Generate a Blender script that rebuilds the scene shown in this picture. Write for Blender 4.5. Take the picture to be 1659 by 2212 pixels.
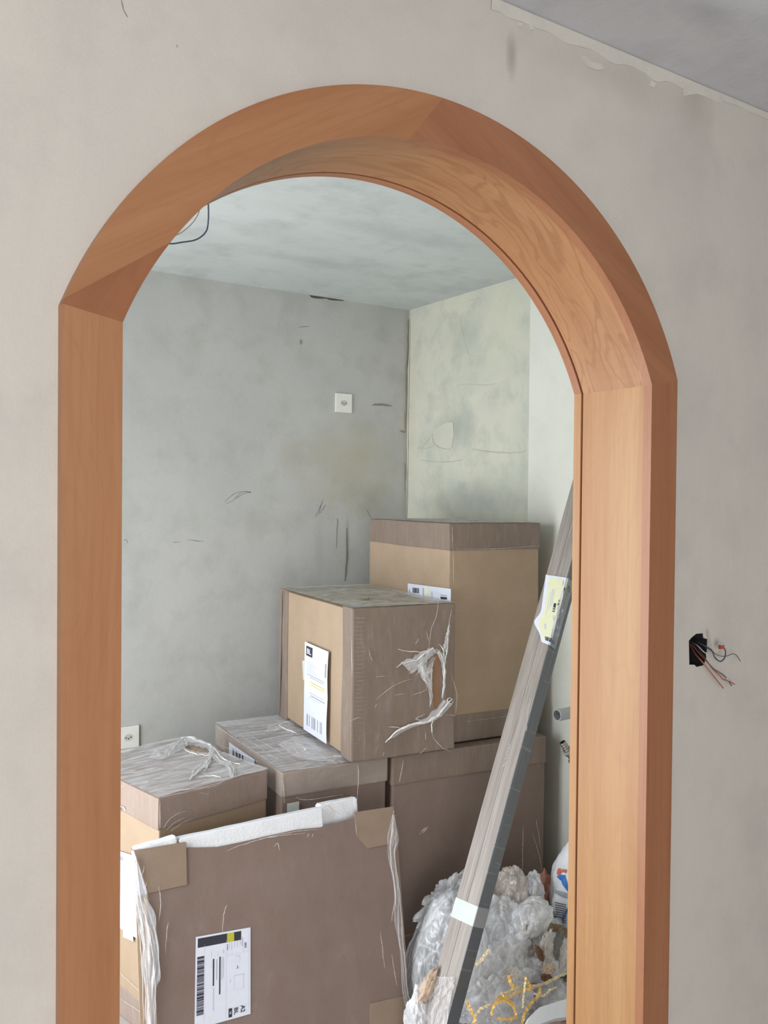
import bpy, bmesh, math, random
from mathutils import Vector, Matrix, noise
from mathutils.geometry import tessellate_polygon
for o in list(bpy.data.objects): bpy.data.objects.remove(o)
S = bpy.context.scene
col = S.collection
R_ = random.Random(7); pi = math.pi
# ------------------------------------------------------------------ camera
FOC, YAW, PIT, ROL = 1894.87, .5827, -.0157, .0094
EYE = Vector((0, 0, 1.6))
cy, sy = math.cos(YAW), math.sin(YAW)
Fw = Vector((sy*math.cos(PIT), cy*math.cos(PIT), math.sin(PIT)))
R0 = Vector((cy, -sy, 0)); U0 = R0.cross(Fw)
Rt = R0*math.cos(ROL)+U0*math.sin(ROL); Up = -R0*math.sin(ROL)+U0*math.cos(ROL)
cd = bpy.data.cameras.new('camera'); cam = bpy.data.objects.new('camera', cd); col.objects.link(cam)
M = Matrix((Rt, Up, -Fw)).transposed().to_4x4(); M.translation = EYE
cam.matrix_world = M
cd.sensor_fit = 'VERTICAL'; cd.sensor_height = 36; cd.lens = FOC/2212*36; cd.clip_start = .02
S.camera = cam
# ------------------------------------------------------------------ light
S.view_settings.view_transform = 'Standard'; S.view_settings.look = 'None'
S.view_settings.exposure = 0; S.view_settings.gamma = 1; S.view_settings.use_curve_mapping = False
W = bpy.data.worlds.new('sky'); S.world = W; W.use_nodes = True
W.node_tree.nodes['Background'].inputs[0].default_value = (.85, .92, 1, 1)
W.node_tree.nodes['Background'].inputs[1].default_value = 1.0
def area(name, loc, target, sx, szz, power, colr):
    l = bpy.data.lights.new(name, 'AREA'); l.shape = 'RECTANGLE'; l.size = sx; l.size_y = szz; l.energy = power; l.color = colr
    o = bpy.data.objects.new(name, l); col.objects.link(o); o.location = loc
    o.rotation_euler = (Vector(target)-Vector(loc)).to_track_quat('-Z', 'Y').to_euler(); return o
area('daylight_front_window', (-.9, -2.28, 1.2), (.5, 1.17, 1.3), 1.6, 2.1, 74, (1, .975, .96))
area('daylight_back_window', (-.42, 2.35, 1.12), (1.6, 2.40, 1.02), 1.1, 1.9, 53, (.945, .985, 1))

# ------------------------------------------------------------------ pixel helpers (a pixel of the photo -> a point on a real plane)
def ray(x, y): return Fw+Rt*((x-829.5)/FOC)-Up*((y-1106)/FOC)
def hp(x, y, p, n):
    v = ray(x, y); n = Vector(n); return EYE+v*((Vector(p)-EYE).dot(n)/v.dot(n))
def hX(x, y, X): return hp(x, y, (X, 0, 0), (1, 0, 0))
def hY(x, y, Y): return hp(x, y, (0, Y, 0), (0, 1, 0))
def hZ(x, y, Z): return hp(x, y, (0, 0, Z), (0, 0, 1))

# ------------------------------------------------------------------ materials
def lin(c):
    return tuple(((v/255)/12.92 if v/255 <= .04045 else ((v/255+.055)/1.055)**2.4) for v in c)+(1,)
class NT:
    def __init__(s, name):
        s.m = bpy.data.materials.new(name); s.m.use_nodes = True; s.t = s.m.node_tree; s.b = s.t.nodes['Principled BSDF']; s.out = s.t.nodes['Material Output']
    def n(s, ty, **k):
        x = s.t.nodes.new(ty)
        for a, v in k.items():
            if a in x.inputs: x.inputs[a].default_value = v
            else: setattr(x, a, v)
        return x
    def l(s, a, b): s.t.links.new(a, b)
    def noise(s, vec, scale, detail=4, rough=.55, dist=0):
        x = s.n('ShaderNodeTexNoise'); x.inputs['Scale'].default_value = scale; x.inputs['Detail'].default_value = detail
        x.inputs['Roughness'].default_value = rough; x.inputs['Distortion'].default_value = dist
        s.l(vec, x.inputs['Vector']); return x.outputs['Fac']
    def ramp(s, f, pts):
        r = s.n('ShaderNodeValToRGB'); e = r.color_ramp.elements
        while len(e) < len(pts): e.new(.5)
        for i, (p, c) in enumerate(pts): e[i].position = p; e[i].color = c if len(c) == 4 else (*c, 1)
        s.l(f, r.inputs[0]); return r.outputs[0]
    def mix(s, f, a, b, mode='MIX'):
        x = s.n('ShaderNodeMix'); x.data_type = 'RGBA'; x.blend_type = mode
        for k, v in ((0, f), (6, a), (7, b)):
            if hasattr(v, 'is_linked') or hasattr(v, 'node'): s.l(v, x.inputs[k])
            else: x.inputs[k].default_value = v
        return x.outputs[2]
    def math(s, op, a, b=0, c=None):
        x = s.n('ShaderNodeMath'); x.operation = op
        for k, v in ((0, a), (1, b), (2, c)):
            if v is None: continue
            if hasattr(v, 'node'): s.l(v, x.inputs[k])
            else: x.inputs[k].default_value = v
        return x.outputs[0]
    def pos(s): return s.n('ShaderNodeNewGeometry').outputs['Position']
    def obj(s): return s.n('ShaderNodeTexCoord').outputs['Object']
    def uv(s): return s.n('ShaderNodeTexCoord').outputs['UV']
    def mp(s, v, sc=(1, 1, 1), rot=(0, 0, 0), loc=(0, 0, 0)):
        x = s.n('ShaderNodeMapping'); x.inputs['Scale'].default_value = sc; x.inputs['Rotation'].default_value = rot; x.inputs['Location'].default_value = loc
        s.l(v, x.inputs['Vector']); return x.outputs[0]
    def bump(s, h, strength=.3, dist=.002):
        x = s.n('ShaderNodeBump'); x.inputs['Strength'].default_value = strength; x.inputs['Distance'].default_value = dist
        s.l(h, x.inputs['Height']); s.l(x.outputs[0], s.b.inputs['Normal'])
    def set(s, **k):
        for a, v in k.items():
            a = a.replace('_', ' ')
            if hasattr(v, 'node'): s.l(v, s.b.inputs[a])
            else: s.b.inputs[a].default_value = v
        return s

def plaster(name, c1, c2, c3, stains=(), sc=1.0, contrast=1.0, smear=(1, 1, 1)):
    t = NT(name); p = t.pos()
    a = t.noise(t.mp(p, smear), 2.2*sc, 8, .6, .6); b = t.noise(p, 7*sc, 6, .6)
    c = t.mix(t.ramp(a, [(.35, (0, 0, 0)), (.68, (1, 1, 1))]), lin(c1), lin(c2))
    d = .5*contrast
    c = t.mix(t.ramp(b, [(.48, (0, 0, 0)), (.75, (d, d, d))]), c, lin(c3))
    g = t.noise(p, 260, 2); c = t.mix(t.ramp(g, [(.3, (.06,)*3), (.7, (0, 0, 0))]), c, (.25, .25, .25, 1))
    for (ctr, rad, sc_, st) in stains:      # (centre, radius xyz, colour, strength)
        v = t.n('ShaderNodeVectorMath'); v.operation = 'SUBTRACT'; t.l(p, v.inputs[0]); v.inputs[1].default_value = ctr
        w = t.n('ShaderNodeVectorMath'); w.operation = 'DIVIDE'; t.l(v.outputs[0], w.inputs[0]); w.inputs[1].default_value = rad
        l = t.n('ShaderNodeVectorMath'); l.operation = 'LENGTH'; t.l(w.outputs[0], l.inputs[0])
        k = t.math('ADD', l.outputs['Value'], t.math('MULTIPLY', t.noise(p, 9, 5), 1.3))
        m = t.ramp(k, [(.0, (st,)*3), (1.0, (st*.8,)*3)]) if 0 else None
        mr = t.n('ShaderNodeMapRange'); mr.inputs['From Min'].default_value = .7; mr.inputs['From Max'].default_value = 1.75
        mr.inputs['To Min'].default_value = st; mr.inputs['To Max'].default_value = 0; t.l(k, mr.inputs['Value'])
        c = t.mix(mr.outputs[0], c, lin(sc_))
    t.set(Base_Color=c, Roughness=.9)
    h = t.math('ADD', t.math('MULTIPLY', a, .8), t.math('MULTIPLY', t.noise(p, 40, 6), .25)); t.bump(h, .35, .01)
    return t.m
def wood(name, ca, cb, cc, seed=0.0, figure=.35):
    t = NT(name); u = t.uv()
    fine = t.noise(t.mp(u, (5, 140, 1), loc=(seed, seed, 0)), 1.0, 5, .6)
    band = t.noise(t.mp(u, (.9, 16, 1), loc=(seed*3, 0, 0)), 1.0, 3, .5, .3)
    c = t.mix(t.ramp(band, [(.32, (0, 0, 0)), (.68, (1, 1, 1))]), lin(ca), lin(cb))
    sw = t.noise(t.mp(u, (2.2, 8, 1), loc=(seed, 1, 0)), 1.0, 2, .5, 1.2)
    rings = t.math('SINE', t.math('MULTIPLY', sw, 62))
    c = t.mix(t.math('MULTIPLY', t.ramp(rings, [(.35, (0, 0, 0)), (.95, (1, 1, 1))]), figure), c, lin(cc))
    c = t.mix(t.math('MULTIPLY', t.ramp(fine, [(.45, (0, 0, 0)), (.72, (1, 1, 1))]), .35), c, lin(cc))
    fl = t.noise(t.mp(u, (60, 700, 1)), 1.0, 2, .5)
    c = t.mix(t.ramp(fl, [(.66, (0, 0, 0)), (.74, (.25, .25, .25))]), c, lin((120, 70, 45)))
    t.set(Base_Color=c, Roughness=.42); t.bump(fine, .06, .001)
    return t.m
def board(name, c1, c2, wrapped=0.0, streak=(1, 1, 1)):
    t = NT(name); o = t.obj()
    a = t.noise(o, 9, 5, .6); g = t.noise(o, 320, 2)
    fib = t.noise(t.mp(o, (1, 1, .06)), 300, 2)
    c = t.mix(t.ramp(a, [(.3, (0, 0, 0)), (.7, (1, 1, 1))]), lin(c1), lin(c2))
    c = t.mix(t.ramp(g, [(.35, (.12,)*3), (.65, (0, 0, 0))]), c, (.08, .06, .045, 1))
    if wrapped:
        s = t.noise(t.mp(o, streak), 14, 7, .65, .8)
        haze = t.ramp(s, [(.42, (0, 0, 0)), (.62, (.10*wrapped,)*3), (.72, (.34*wrapped,)*3)])
        c = t.mix(haze, c, lin((205, 200, 205)))
        t.set(Base_Color=c, Roughness=.8, Coat_Weight=.55*wrapped, Coat_Roughness=.22)
        cr = t.noise(t.mp(o, streak), 30, 6, .6, 1.5)
        t.bump(t.math('ADD', cr, t.math('MULTIPLY', s, .8)), .12+.3*wrapped**2, .004)
        n = [x for x in t.t.nodes if x.type == 'BUMP'][0]; t.l(n.outputs[0], t.b.inputs['Coat Normal'])
    else:
        t.set(Base_Color=c, Roughness=.85); t.bump(fib, .15, .0006)
    return t.m
def film(name, colr=(.86, .87, .9), lo=.10, hi=.75, sc=14, stretch=(1, 1, 1), rough=.18, emptyish=.5, uvs=False):
    t = NT(name); o = t.uv() if uvs else t.obj()
    s = t.noise(t.mp(o, stretch), sc, 8, .68, 1.0)
    f = t.ramp(s, [(emptyish-.12, (lo,)*3), (emptyish+.16, (hi,)*3)])
    t.set(Base_Color=(*colr, 1), Roughness=rough, Alpha=f, Specular_IOR_Level=.6)
    t.b.inputs['Transmission Weight'].default_value = 0
    t.bump(s, .5, .004)
    return t.m
def plain(name, c, rough=.5, metal=0, bump=0, sc=40, **k):
    t = NT(name)
    nz = t.noise(t.obj(), sc, 4)
    cc = lin(c); t.set(Base_Color=t.mix(t.ramp(nz, [(.3, (.0,)*3), (.7, (.18,)*3)]), cc, tuple(v*.72 for v in cc[:3])+(1,)), Roughness=rough, Metallic=metal)
    if bump: t.bump(nz, bump, .003)
    for a, v in k.items(): t.b.inputs[a.replace('_', ' ')].default_value = v
    return t.m

P3 = (740, 0, 0)
def bw(x, y): return tuple(hY(x, y, 3.440))
def rw(x, y): return tuple(hX(x, y, 2.400))
m_front = plaster('skim_plaster_front', (216, 212, 204), (206, 202, 195), (192, 187, 182), smear=(1, 1, .6),
    stains=[(tuple(hY(1330, 160, 1.17)), (.28, .3, .05), (188, 184, 176), .5), (tuple(hY(1500, 200, 1.17)), (.07, .3, .10), (178, 172, 164), .6), (tuple(hY(1105, 120, 1.17)), (.012, .3, .04), (165, 158, 150), .7)])
m_ceil = plaster('ceiling_plaster', (228, 230, 236), (218, 220, 226), (198, 201, 208), smear=(1, 1, 1),
    stains=[(tuple(hZ(1530, 25, 2.462)), (.10, .05, .3), (175, 176, 184), .5)])
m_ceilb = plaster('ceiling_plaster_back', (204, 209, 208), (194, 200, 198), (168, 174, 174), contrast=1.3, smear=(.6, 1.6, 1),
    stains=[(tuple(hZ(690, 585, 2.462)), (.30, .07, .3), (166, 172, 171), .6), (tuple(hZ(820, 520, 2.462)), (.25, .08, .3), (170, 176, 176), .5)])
m_back = plaster('skim_plaster_back', (183, 183, 180), (175, 176, 174), (158, 157, 152), contrast=1.1,
    stains=[(bw(760, 1000), (.28, .3, .24), (172, 166, 146), .7), (bw(636, 985), (.10, .3, .11), (166, 160, 148), .6), (bw(800, 1080), (.16, .3, .10), (156, 150, 134), .6),
            (bw(750, 1180), (.012, .3, .16), (140, 138, 134), .7), (bw(876, 900), (.02, .3, .8), (160, 154, 142), .6), (bw(690, 1180), (.03, .3, .2), (162, 161, 158), .5)])
m_right = plaster('patchy_plaster_right', (210, 208, 192), (196, 199, 188), (172, 178, 167), contrast=1.4, sc=1.5,
    stains=[(rw(985, 930), (.3, .16, .10), (162, 168, 162), .7), (rw(1030, 1080), (.3, .30, .10), (164, 168, 164), .75), (rw(1000, 720), (.3, .15, .10), (172, 178, 168), .5),
            (rw(893, 850), (.3, .03, .9), (206, 200, 182), .8), (rw(1100, 700), (.3, .16, .25), (204, 205, 184), .5), (rw(1090, 930), (.3, .09, .06), (206, 206, 190), .5)])
m_right2 = plaster('window_bright_plaster_right', (224, 224, 215), (217, 218, 208), (202, 203, 192), contrast=.8)  # whiter tone holds the stronger window light on the nearer wall part
m_lump = plaster('plaster_lump', (206, 206, 192), (200, 200, 186), (190, 190, 176))
m_lumpb = plaster('plaster_lump_back', (186, 182, 170), (180, 176, 164), (170, 166, 156))
m_lump2 = plaster('plaster_ridge', (222, 220, 212), (212, 210, 203), (198, 196, 190), sc=3)
m_floor = plaster('concrete_floor', (186, 183, 178), (176, 173, 168), (160, 156, 150))
WD = [(178, 128, 90), (168, 116, 78), (152, 98, 63)]
m_wood = wood('beech_casing', *WD, seed=1.3, figure=.12)
m_wood2 = wood('beech_lining', (184, 142, 97), (170, 122, 79), (154, 104, 64), seed=4.1, figure=.10)
m_wood2a = wood('beech_lining_curved', (180, 132, 92), (166, 117, 78), (142, 94, 60), seed=7.7, figure=.40)
m_wood3 = wood('beech_casing_dark', (170, 118, 85), (158, 104, 72), (142, 88, 58), seed=9.2, figure=.12)
m_woodw = wood('beech_wedge', (158, 104, 70), (149, 95, 63), (134, 82, 53), seed=5.2, figure=.1)
m_woodL = wood('beech_casing_light', (206, 152, 116), (198, 140, 102), (184, 124, 86), seed=2.2, figure=.1)
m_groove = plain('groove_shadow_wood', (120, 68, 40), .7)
m_card = board('bare_cardboard', (174, 152, 130), (166, 144, 121))
m_cardw = board('wrapped_cardboard', (133, 116, 103), (126, 108, 96), .6, (2.4, 2.4, .5))
m_cardf = board('wrapped_cardboard_front', (133, 115, 106), (127, 108, 99), .25, (1, 1, .5))
m_cardtop = board('dusty_wrapped_cardboard', (160, 146, 137), (146, 134, 125), .9, (.6, 3, 1))
m_cardin = board('cardboard_inside', (152, 118, 90), (146, 110, 82))
m_prot = board('corner_board', (150, 130, 113), (144, 124, 106), .3)
m_film = film('stretch_film', (.88, .88, .93), lo=.22, hi=.68, sc=9, stretch=(.5, 3, 1), emptyish=.50)
m_filmp = film('torn_film_patch', (.92, .92, .94), lo=.0, hi=.85, sc=22, stretch=(1, 1, .6), emptyish=.50)
m_filmn = film('stretch_film_along', lo=.25, hi=.8, sc=9, stretch=(3, 2, .35), emptyish=.48)
m_filmw = film('twisted_film', colr=(.93, .93, .94), lo=.6, hi=.98, sc=30, rough=.25)
m_films = film('film_glint', colr=(.9, .86, .84), lo=.25, hi=.8, sc=60, rough=.3)  # pale lines painted as highlights along the film creases
def bagmat(name, colr, lo, hi, sc=9, rough=.12):
    t = NT(name); o = t.obj()
    wv = t.n('ShaderNodeVectorMath'); wv.operation = 'ADD'; nz = t.n('ShaderNodeTexNoise'); nz.inputs['Scale'].default_value = 7; t.l(o, nz.inputs['Vector'])
    sm = t.n('ShaderNodeVectorMath'); sm.operation = 'SCALE'; sm.inputs['Scale'].default_value = .07; t.l(nz.outputs['Color'], sm.inputs[0]); t.l(o, wv.inputs[0]); t.l(sm.outputs[0], wv.inputs[1])
    def vor(scale, st):
        v = t.n('ShaderNodeTexVoronoi'); v.feature = 'DISTANCE_TO_EDGE'; v.inputs['Scale'].default_value = scale; t.l(t.mp(wv.outputs[0], st, (.3, .6, .2)), v.inputs['Vector']); return v.outputs['Distance']
    v1, v2 = vor(sc, (1.7, 1.7, .7)), vor(sc*2.6, (1.5, 1.5, .8))
    a = t.math('ADD', t.math('MULTIPLY', v1, 1.0), t.math('MULTIPLY', v2, .5))
    rid = t.math('SUBTRACT', 1.0, t.math('MULTIPLY', v1, 14)); rid2 = t.math('SUBTRACT', 1.0, t.math('MULTIPLY', v2, 12))
    cl = t.ramp(t.noise(o, sc*.8, 4, .6), [(.35, (0, 0, 0)), (.7, (1, 1, 1))])
    lw = t.n('ShaderNodeLayerWeight'); lw.inputs['Blend'].default_value = .3
    f = t.math('ADD', t.math('MULTIPLY', lw.outputs['Facing'], .35), t.math('MULTIPLY', t.math('ADD', t.math('MAXIMUM', rid, 0), t.math('MULTIPLY', t.math('MAXIMUM', rid2, 0), .5)), hi*.36))
    f = t.math('ADD', f, t.math('ADD', lo*.7, t.math('MULTIPLY', cl, lo)))
    t.set(Base_Color=(*colr, 1), Roughness=rough, Alpha=t.math('MINIMUM', f, .96), Specular_IOR_Level=.8)
    t.bump(a, .8, .02); return t.m
m_bag = bagmat('clear_bag', (.90, .92, .97), .36, .6, 8)
m_bag2 = bagmat('milky_bag', (.92, .93, .97), .5, .5, 9)
m_bagd = bagmat('dusty_bag', (.80, .73, .68), .45, .5, 11)
m_paper = plain('label_paper', (222, 226, 240), .6)
m_papery = plain('label_paper_yellow', (226, 226, 190), .6)
m_black = plain('print_black', (48, 50, 60), .7)
m_grey = plain('print_grey', (150, 152, 168), .7)
m_lgrey = plain('print_pale_grey', (196, 199, 216), .7)
m_yel = plain('print_yellow', (190, 184, 60), .7)
m_pyel = plain('print_pale_yellow', (230, 234, 212), .7)
m_white = plain('white_print', (225, 228, 235), .7)
m_foam = plain('white_foam', (232, 234, 240), .85, bump=.4, sc=160)
m_plast = plain('white_socket_plastic', (226, 226, 220), .35)
m_dark = plain('dark_hole', (30, 30, 30), .9)
m_mark = plain('dirt_mark', (138, 134, 126), .95)
m_pencil = plain('pencil_mark', (130, 130, 130), .95)
m_crack = plain('ceiling_gap', (84, 82, 66), .95)
m_pvc = plain('grey_pvc', (178, 182, 186), .4)
m_steel = plain('dull_steel', (176, 172, 164), .35, .8)
m_tapew = plain('translucent_tape', (200, 207, 205), .35)
m_tapeg = plain('grey_tape', (150, 152, 156), .35)

def profile_mat():
    t = NT('grey_oak_foil'); o = t.obj()
    f = t.noise(t.mp(o, (40, 40, 2.2)), 3, 5, .6, .3)
    c = t.mix(t.ramp(f, [(.35, (0, 0, 0)), (.65, (1, 1, 1))]), lin((136, 127, 121)), lin((162, 153, 147)))
    b = t.noise(t.mp(o, (30, 30, 1)), 1.0, 2); c = t.mix(t.ramp(b, [(.45, (0, 0, 0)), (.6, (.5,)*3)]), c, lin((128, 117, 110)))
    t.set(Base_Color=c, Roughness=.45, Coat_Weight=.5, Coat_Roughness=.2); t.bump(f, .1, .001); return t.m
def wrapdark_mat():
    t = NT('dark_wrapped_side'); o = t.obj()
    br = t.noise(t.mp(o, (3, 3, 60)), 1.6, 3, .5, .6); bl = t.noise(t.mp(o, (160, 160, 1)), 1.2, 2)
    g = t.mix(t.ramp(br, [(.60, (0, 0, 0)), (.66, (.30,)*3)]), lin((86, 90, 98)), lin((150, 152, 160)))
    g = t.mix(t.ramp(bl, [(.62, (0, 0, 0)), (.66, (.35,)*3)]), g, lin((140, 142, 150)))
    t.set(Base_Color=g, Roughness=.35, Coat_Weight=.6, Coat_Roughness=.15); t.bump(br, .3, .002); return t.m
m_prof, m_wrapd = profile_mat(), wrapdark_mat()

# ------------------------------------------------------------------ mesh helpers
def mesh_obj(name, verts, faces, mat, parent=None, uvs=None, smooth=False, mats=None, fm=None):
    me = bpy.data.meshes.new(name); me.from_pydata([tuple(v) for v in verts], [], faces)
    for m in (mats or [mat]): me.materials.append(m)
    if fm: me.polygons.foreach_set('material_index', fm)
    if uvs:
        ul = me.uv_layers.new(name='UVMap')
        for lp in me.loops: ul.data[lp.index].uv = uvs[lp.vertex_index]
    if smooth: me.polygons.foreach_set('use_smooth', [True]*len(me.polygons))
    me.update(); o = bpy.data.objects.new(name, me); col.objects.link(o)
    if parent: o.parent = parent
    return o
def tag(o, label=None, cat=None, group=None, kind=None):
    for k, v in (('label', label), ('category', cat), ('group', group), ('kind', kind)):
        if v: o[k] = v
    return o
def empty(name, loc, label, cat, rot=(0, 0, 0), group=None, kind=None):
    o = bpy.data.objects.new(name, None); col.objects.link(o); o.empty_display_size = .05
    o.location = loc; o.rotation_euler = rot; tag(o, label, cat, group, kind); return o
def flip_fix(o):
    bm = bmesh.new(); bm.from_mesh(o.data); bmesh.ops.recalc_face_normals(bm, faces=bm.faces[:]); bm.to_mesh(o.data); bm.free(); return o
def box(name, lo, hi, mat, parent=None, bevel=0, sub=0, wob=0, seed=0):
    bm = bmesh.new(); bmesh.ops.create_cube(bm, size=1)
    lo, hi = Vector(lo), Vector(hi); c = (lo+hi)/2; d = hi-lo
    for v in bm.verts: v.co = Vector((v.co.x*d.x, v.co.y*d.y, v.co.z*d.z))+c
    if sub: bmesh.ops.subdivide_edges(bm, edges=bm.edges[:], cuts=sub, use_grid_fill=True)
    if wob:
        for v in bm.verts: v.co += noise.noise_vector(v.co*4+Vector((seed, seed, 0)))*wob
    if bevel:
        sharp = [e for e in bm.edges if len(e.link_faces) == 2 and e.calc_face_angle(0) > .7]
        bmesh.ops.bevel(bm, geom=sharp, offset=bevel, segments=2, affect='EDGES', profile=.6)
    me = bpy.data.meshes.new(name); bm.to_mesh(me); bm.free(); me.materials.append(mat)
    o = bpy.data.objects.new(name, me); col.objects.link(o)
    if parent: o.parent = parent
    return o
def prism(name, pts, vec, mat, parent=None):
    """polygon pts (3D, planar) extruded by vec"""
    pts = [Vector(p) for p in pts]; vec = Vector(vec); n = len(pts)
    tris = tessellate_polygon([pts]); v = pts+[p+vec for p in pts]
    f = [tuple(t) for t in tris]+[tuple(i+n for i in reversed(t)) for t in tris]
    f += [(i, (i+1) % n, (i+1) % n+n, i+n) for i in range(n)]
    return flip_fix(mesh_obj(name, v, f, mat, parent))
def boolean(o, cut, op='DIFFERENCE'):
    bpy.context.view_layer.update()
    md = o.modifiers.new('b', 'BOOLEAN'); md.object = cut; md.operation = op; md.solver = 'EXACT'
    dg = bpy.context.evaluated_depsgraph_get(); me = bpy.data.meshes.new_from_object(o.evaluated_get(dg))
    o.modifiers.clear(); old = o.data; o.data = me; me.name = old.name
    bpy.data.objects.remove(cut); return o
def smoothpath(pts, n=8):
    pts = [Vector(p) for p in pts]; out = []
    for i in range(len(pts)-1):
        p0 = pts[max(i-1, 0)]; p1 = pts[i]; p2 = pts[i+1]; p3 = pts[min(i+2, len(pts)-1)]
        for k in range(n):
            t = k/n; out.append(.5*((2*p1)+(-p0+p2)*t+(2*p0-5*p1+4*p2-p3)*t*t+(-p0+3*p1-3*p2+p3)*t**3))
    out.append(pts[-1]); return out
def tube_data(pts, rad, sides=8, flat=1.0):
    V, Fc = [], []; n = len(pts)
    for i, p in enumerate(pts):
        t = (pts[min(i+1, n-1)]-pts[max(i-1, 0)]).normalized()
        a = t.cross(Vector((.3, .2, 1))).normalized(); b = t.cross(a)
        r = rad[i] if isinstance(rad, (list, tuple)) else rad
        for k in range(sides):
            an = 2*math.pi*k/sides; V.append(p+a*math.cos(an)*r+b*math.sin(an)*r*flat)
    for i in range(n-1):
        for k in range(sides):
            k2 = (k+1) % sides; Fc.append((i*sides+k, i*sides+k2, (i+1)*sides+k2, (i+1)*sides+k))
    Fc.append(tuple(range(sides))[::-1]); Fc.append(tuple((n-1)*sides+k for k in range(sides)))
    return V, Fc
def tube(name, pts, rad, mat, parent=None, sides=8, smooth=6, flat=1.0):
    p = smoothpath(pts, smooth) if smooth else [Vector(q) for q in pts]
    if isinstance(rad, (list, tuple)) and smooth:
        n = len(p); m = len(rad)-1; rad = [rad[min(int(i/(n-1)*m), m-1)]*(1-((i/(n-1)*m) % 1 if i < n-1 else 1))+rad[min(int(i/(n-1)*m)+1, m)]*((i/(n-1)*m) % 1 if i < n-1 else 1) for i in range(n)]
    V, Fc = tube_data(p, rad, sides, flat); return mesh_obj(name, V, Fc, mat, parent, smooth=True)
def lathe_x(name, prof, mat, parent=None, sides=32):
    """profile [(x, r)] around local x"""
    V, Fc = [], []
    for x, r in prof:
        for k in range(sides):
            a = 2*math.pi*k/sides; V.append((x, r*math.cos(a), r*math.sin(a)))
    for i in range(len(prof)-1):
        for k in range(sides):
            k2 = (k+1) % sides; Fc.append((i*sides+k, i*sides+k2, (i+1)*sides+k2, (i+1)*sides+k))
    return flip_fix(mesh_obj(name, V, Fc, mat, parent, smooth=False))
_fc = {}
def text_geo(s):
    """text as 2-D verts in a 0..1 box + faces"""
    if s in _fc: return _fc[s]
    c = bpy.data.curves.new('t', 'FONT'); c.body = s; c.size = 1; c.resolution_u = 2; c.offset = .02
    o = bpy.data.objects.new('t', c); col.objects.link(o); bpy.context.view_layer.update()
    me = bpy.data.meshes.new_from_object(o.evaluated_get(bpy.context.evaluated_depsgraph_get()))
    vs = [v.co.copy() for v in me.vertices]; fs = [tuple(p.vertices) for p in me.polygons]
    x0 = min(v.x for v in vs); x1 = max(v.x for v in vs); y0 = min(v.y for v in vs); y1 = max(v.y for v in vs)
    g = ([((v.x-x0)/(x1-x0), (v.y-y0)/(y1-y0)) for v in vs], fs)
    bpy.data.objects.remove(o); bpy.data.curves.remove(c); bpy.data.meshes.remove(me); _fc[s] = g; return g
def prints(parent, MP, rects, texts, off):
    """flat print on a label: MP(u,v)->local point, rects (u0,v0,u1,v1,mat), texts (s,u0,v0,u1,v1,mat,rot)"""
    V, Fc, fm, mats = [], [], [], []
    def mi(m):
        if m not in mats: mats.append(m)
        return mats.index(m)
    for (a, b, c, d, m) in rects:
        nu, nv = max(1, math.ceil((c-a)/.08)), max(1, math.ceil((d-b)/.08)); i = len(V)
        if (c-a)*(d-b) < .03: nu = nv = 1
        for q in range(nv+1): V += [MP(a+(c-a)*p/nu, b+(d-b)*q/nv)+off*(.8 if nu*nv > 1 else 1) for p in range(nu+1)]
        for q in range(nv):
            for p in range(nu): k = i+q*(nu+1)+p; Fc.append((k, k+1, k+nu+2, k+nu+1)); fm.append(mi(m))
    for (s, a, b, c, d, m, rot) in texts:
        vs, fs = text_geo(s); i = len(V)
        for x, y in vs:
            if rot == 90: X, Y = y, x          # reads downwards, top to the right
            elif rot == -90: X, Y = 1-y, 1-x
            else: X, Y = x, 1-y
            V.append(MP(a+(c-a)*X, b+(d-b)*Y)+off*1.6)
        for f in fs: Fc.append(tuple(i+k for k in f)); fm.append(mi(m))
    o = mesh_obj('print', V, Fc, None, parent, mats=mats, fm=fm); o['kind'] = 'stuff'; return o
def bil(c):
    c = [Vector(p) for p in c]
    return lambda u, v: (c[0]*(1-u)+c[1]*u)*(1-v)+(c[3]*(1-u)+c[2]*u)*v
def codebar(u0, v0, u1, v1, n, m, vertical=True, seed=1, fill=.5, gm=None):
    r = random.Random(seed); out = []; t = 0; w = [r.choice((.5, .5, 1, 1.6)) for _ in range(2*n)]; s = sum(w)
    if gm: out.append((u0, v0, u1, v1, gm))
    for i, x in enumerate(w):
        if i % 2 == 0:
            a, b = t/s, (t+x)/s
            out.append((u0+(u1-u0)*a, v0, u0+(u1-u0)*b, v1, m) if not vertical else (u0, v0+(v1-v0)*a, u1, v0+(v1-v0)*b, m))
        t += x
    return out
def sheet(name, corners, mat, parent, thick=.0006, n=10, curl=None, outward=None):
    """thin paper: bilinear quad grid with thickness"""
    B = bil(corners); V, Fc = [], []
    out = Vector(outward)
    for L in (0, 1):
        for j in range(n+1):
            for i in range(n+1):
                u, v = i/n, j/n; p = B(u, v)+out*(thick if L == 0 else 0)
                if curl: p = p+out*curl(u, v)
                V.append(p)
    k = (n+1)**2
    for j in range(n):
        for i in range(n):
            a = j*(n+1)+i; Fc.append((a, a+1, a+n+2, a+n+1)); Fc.append((k+a, k+a+n+1, k+a+n+2, k+a+1))
    per = [i for i in range(n)]+[j*(n+1)+n for j in range(n)]+[n*(n+1)+i for i in range(n, 0, -1)]+[j*(n+1) for j in range(n, 0, -1)]
    for a, b in zip(per, per[1:]+per[:1]): Fc.append((a, a+k, b+k, b))
    return flip_fix(mesh_obj(name, V, Fc, mat, parent))
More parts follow.
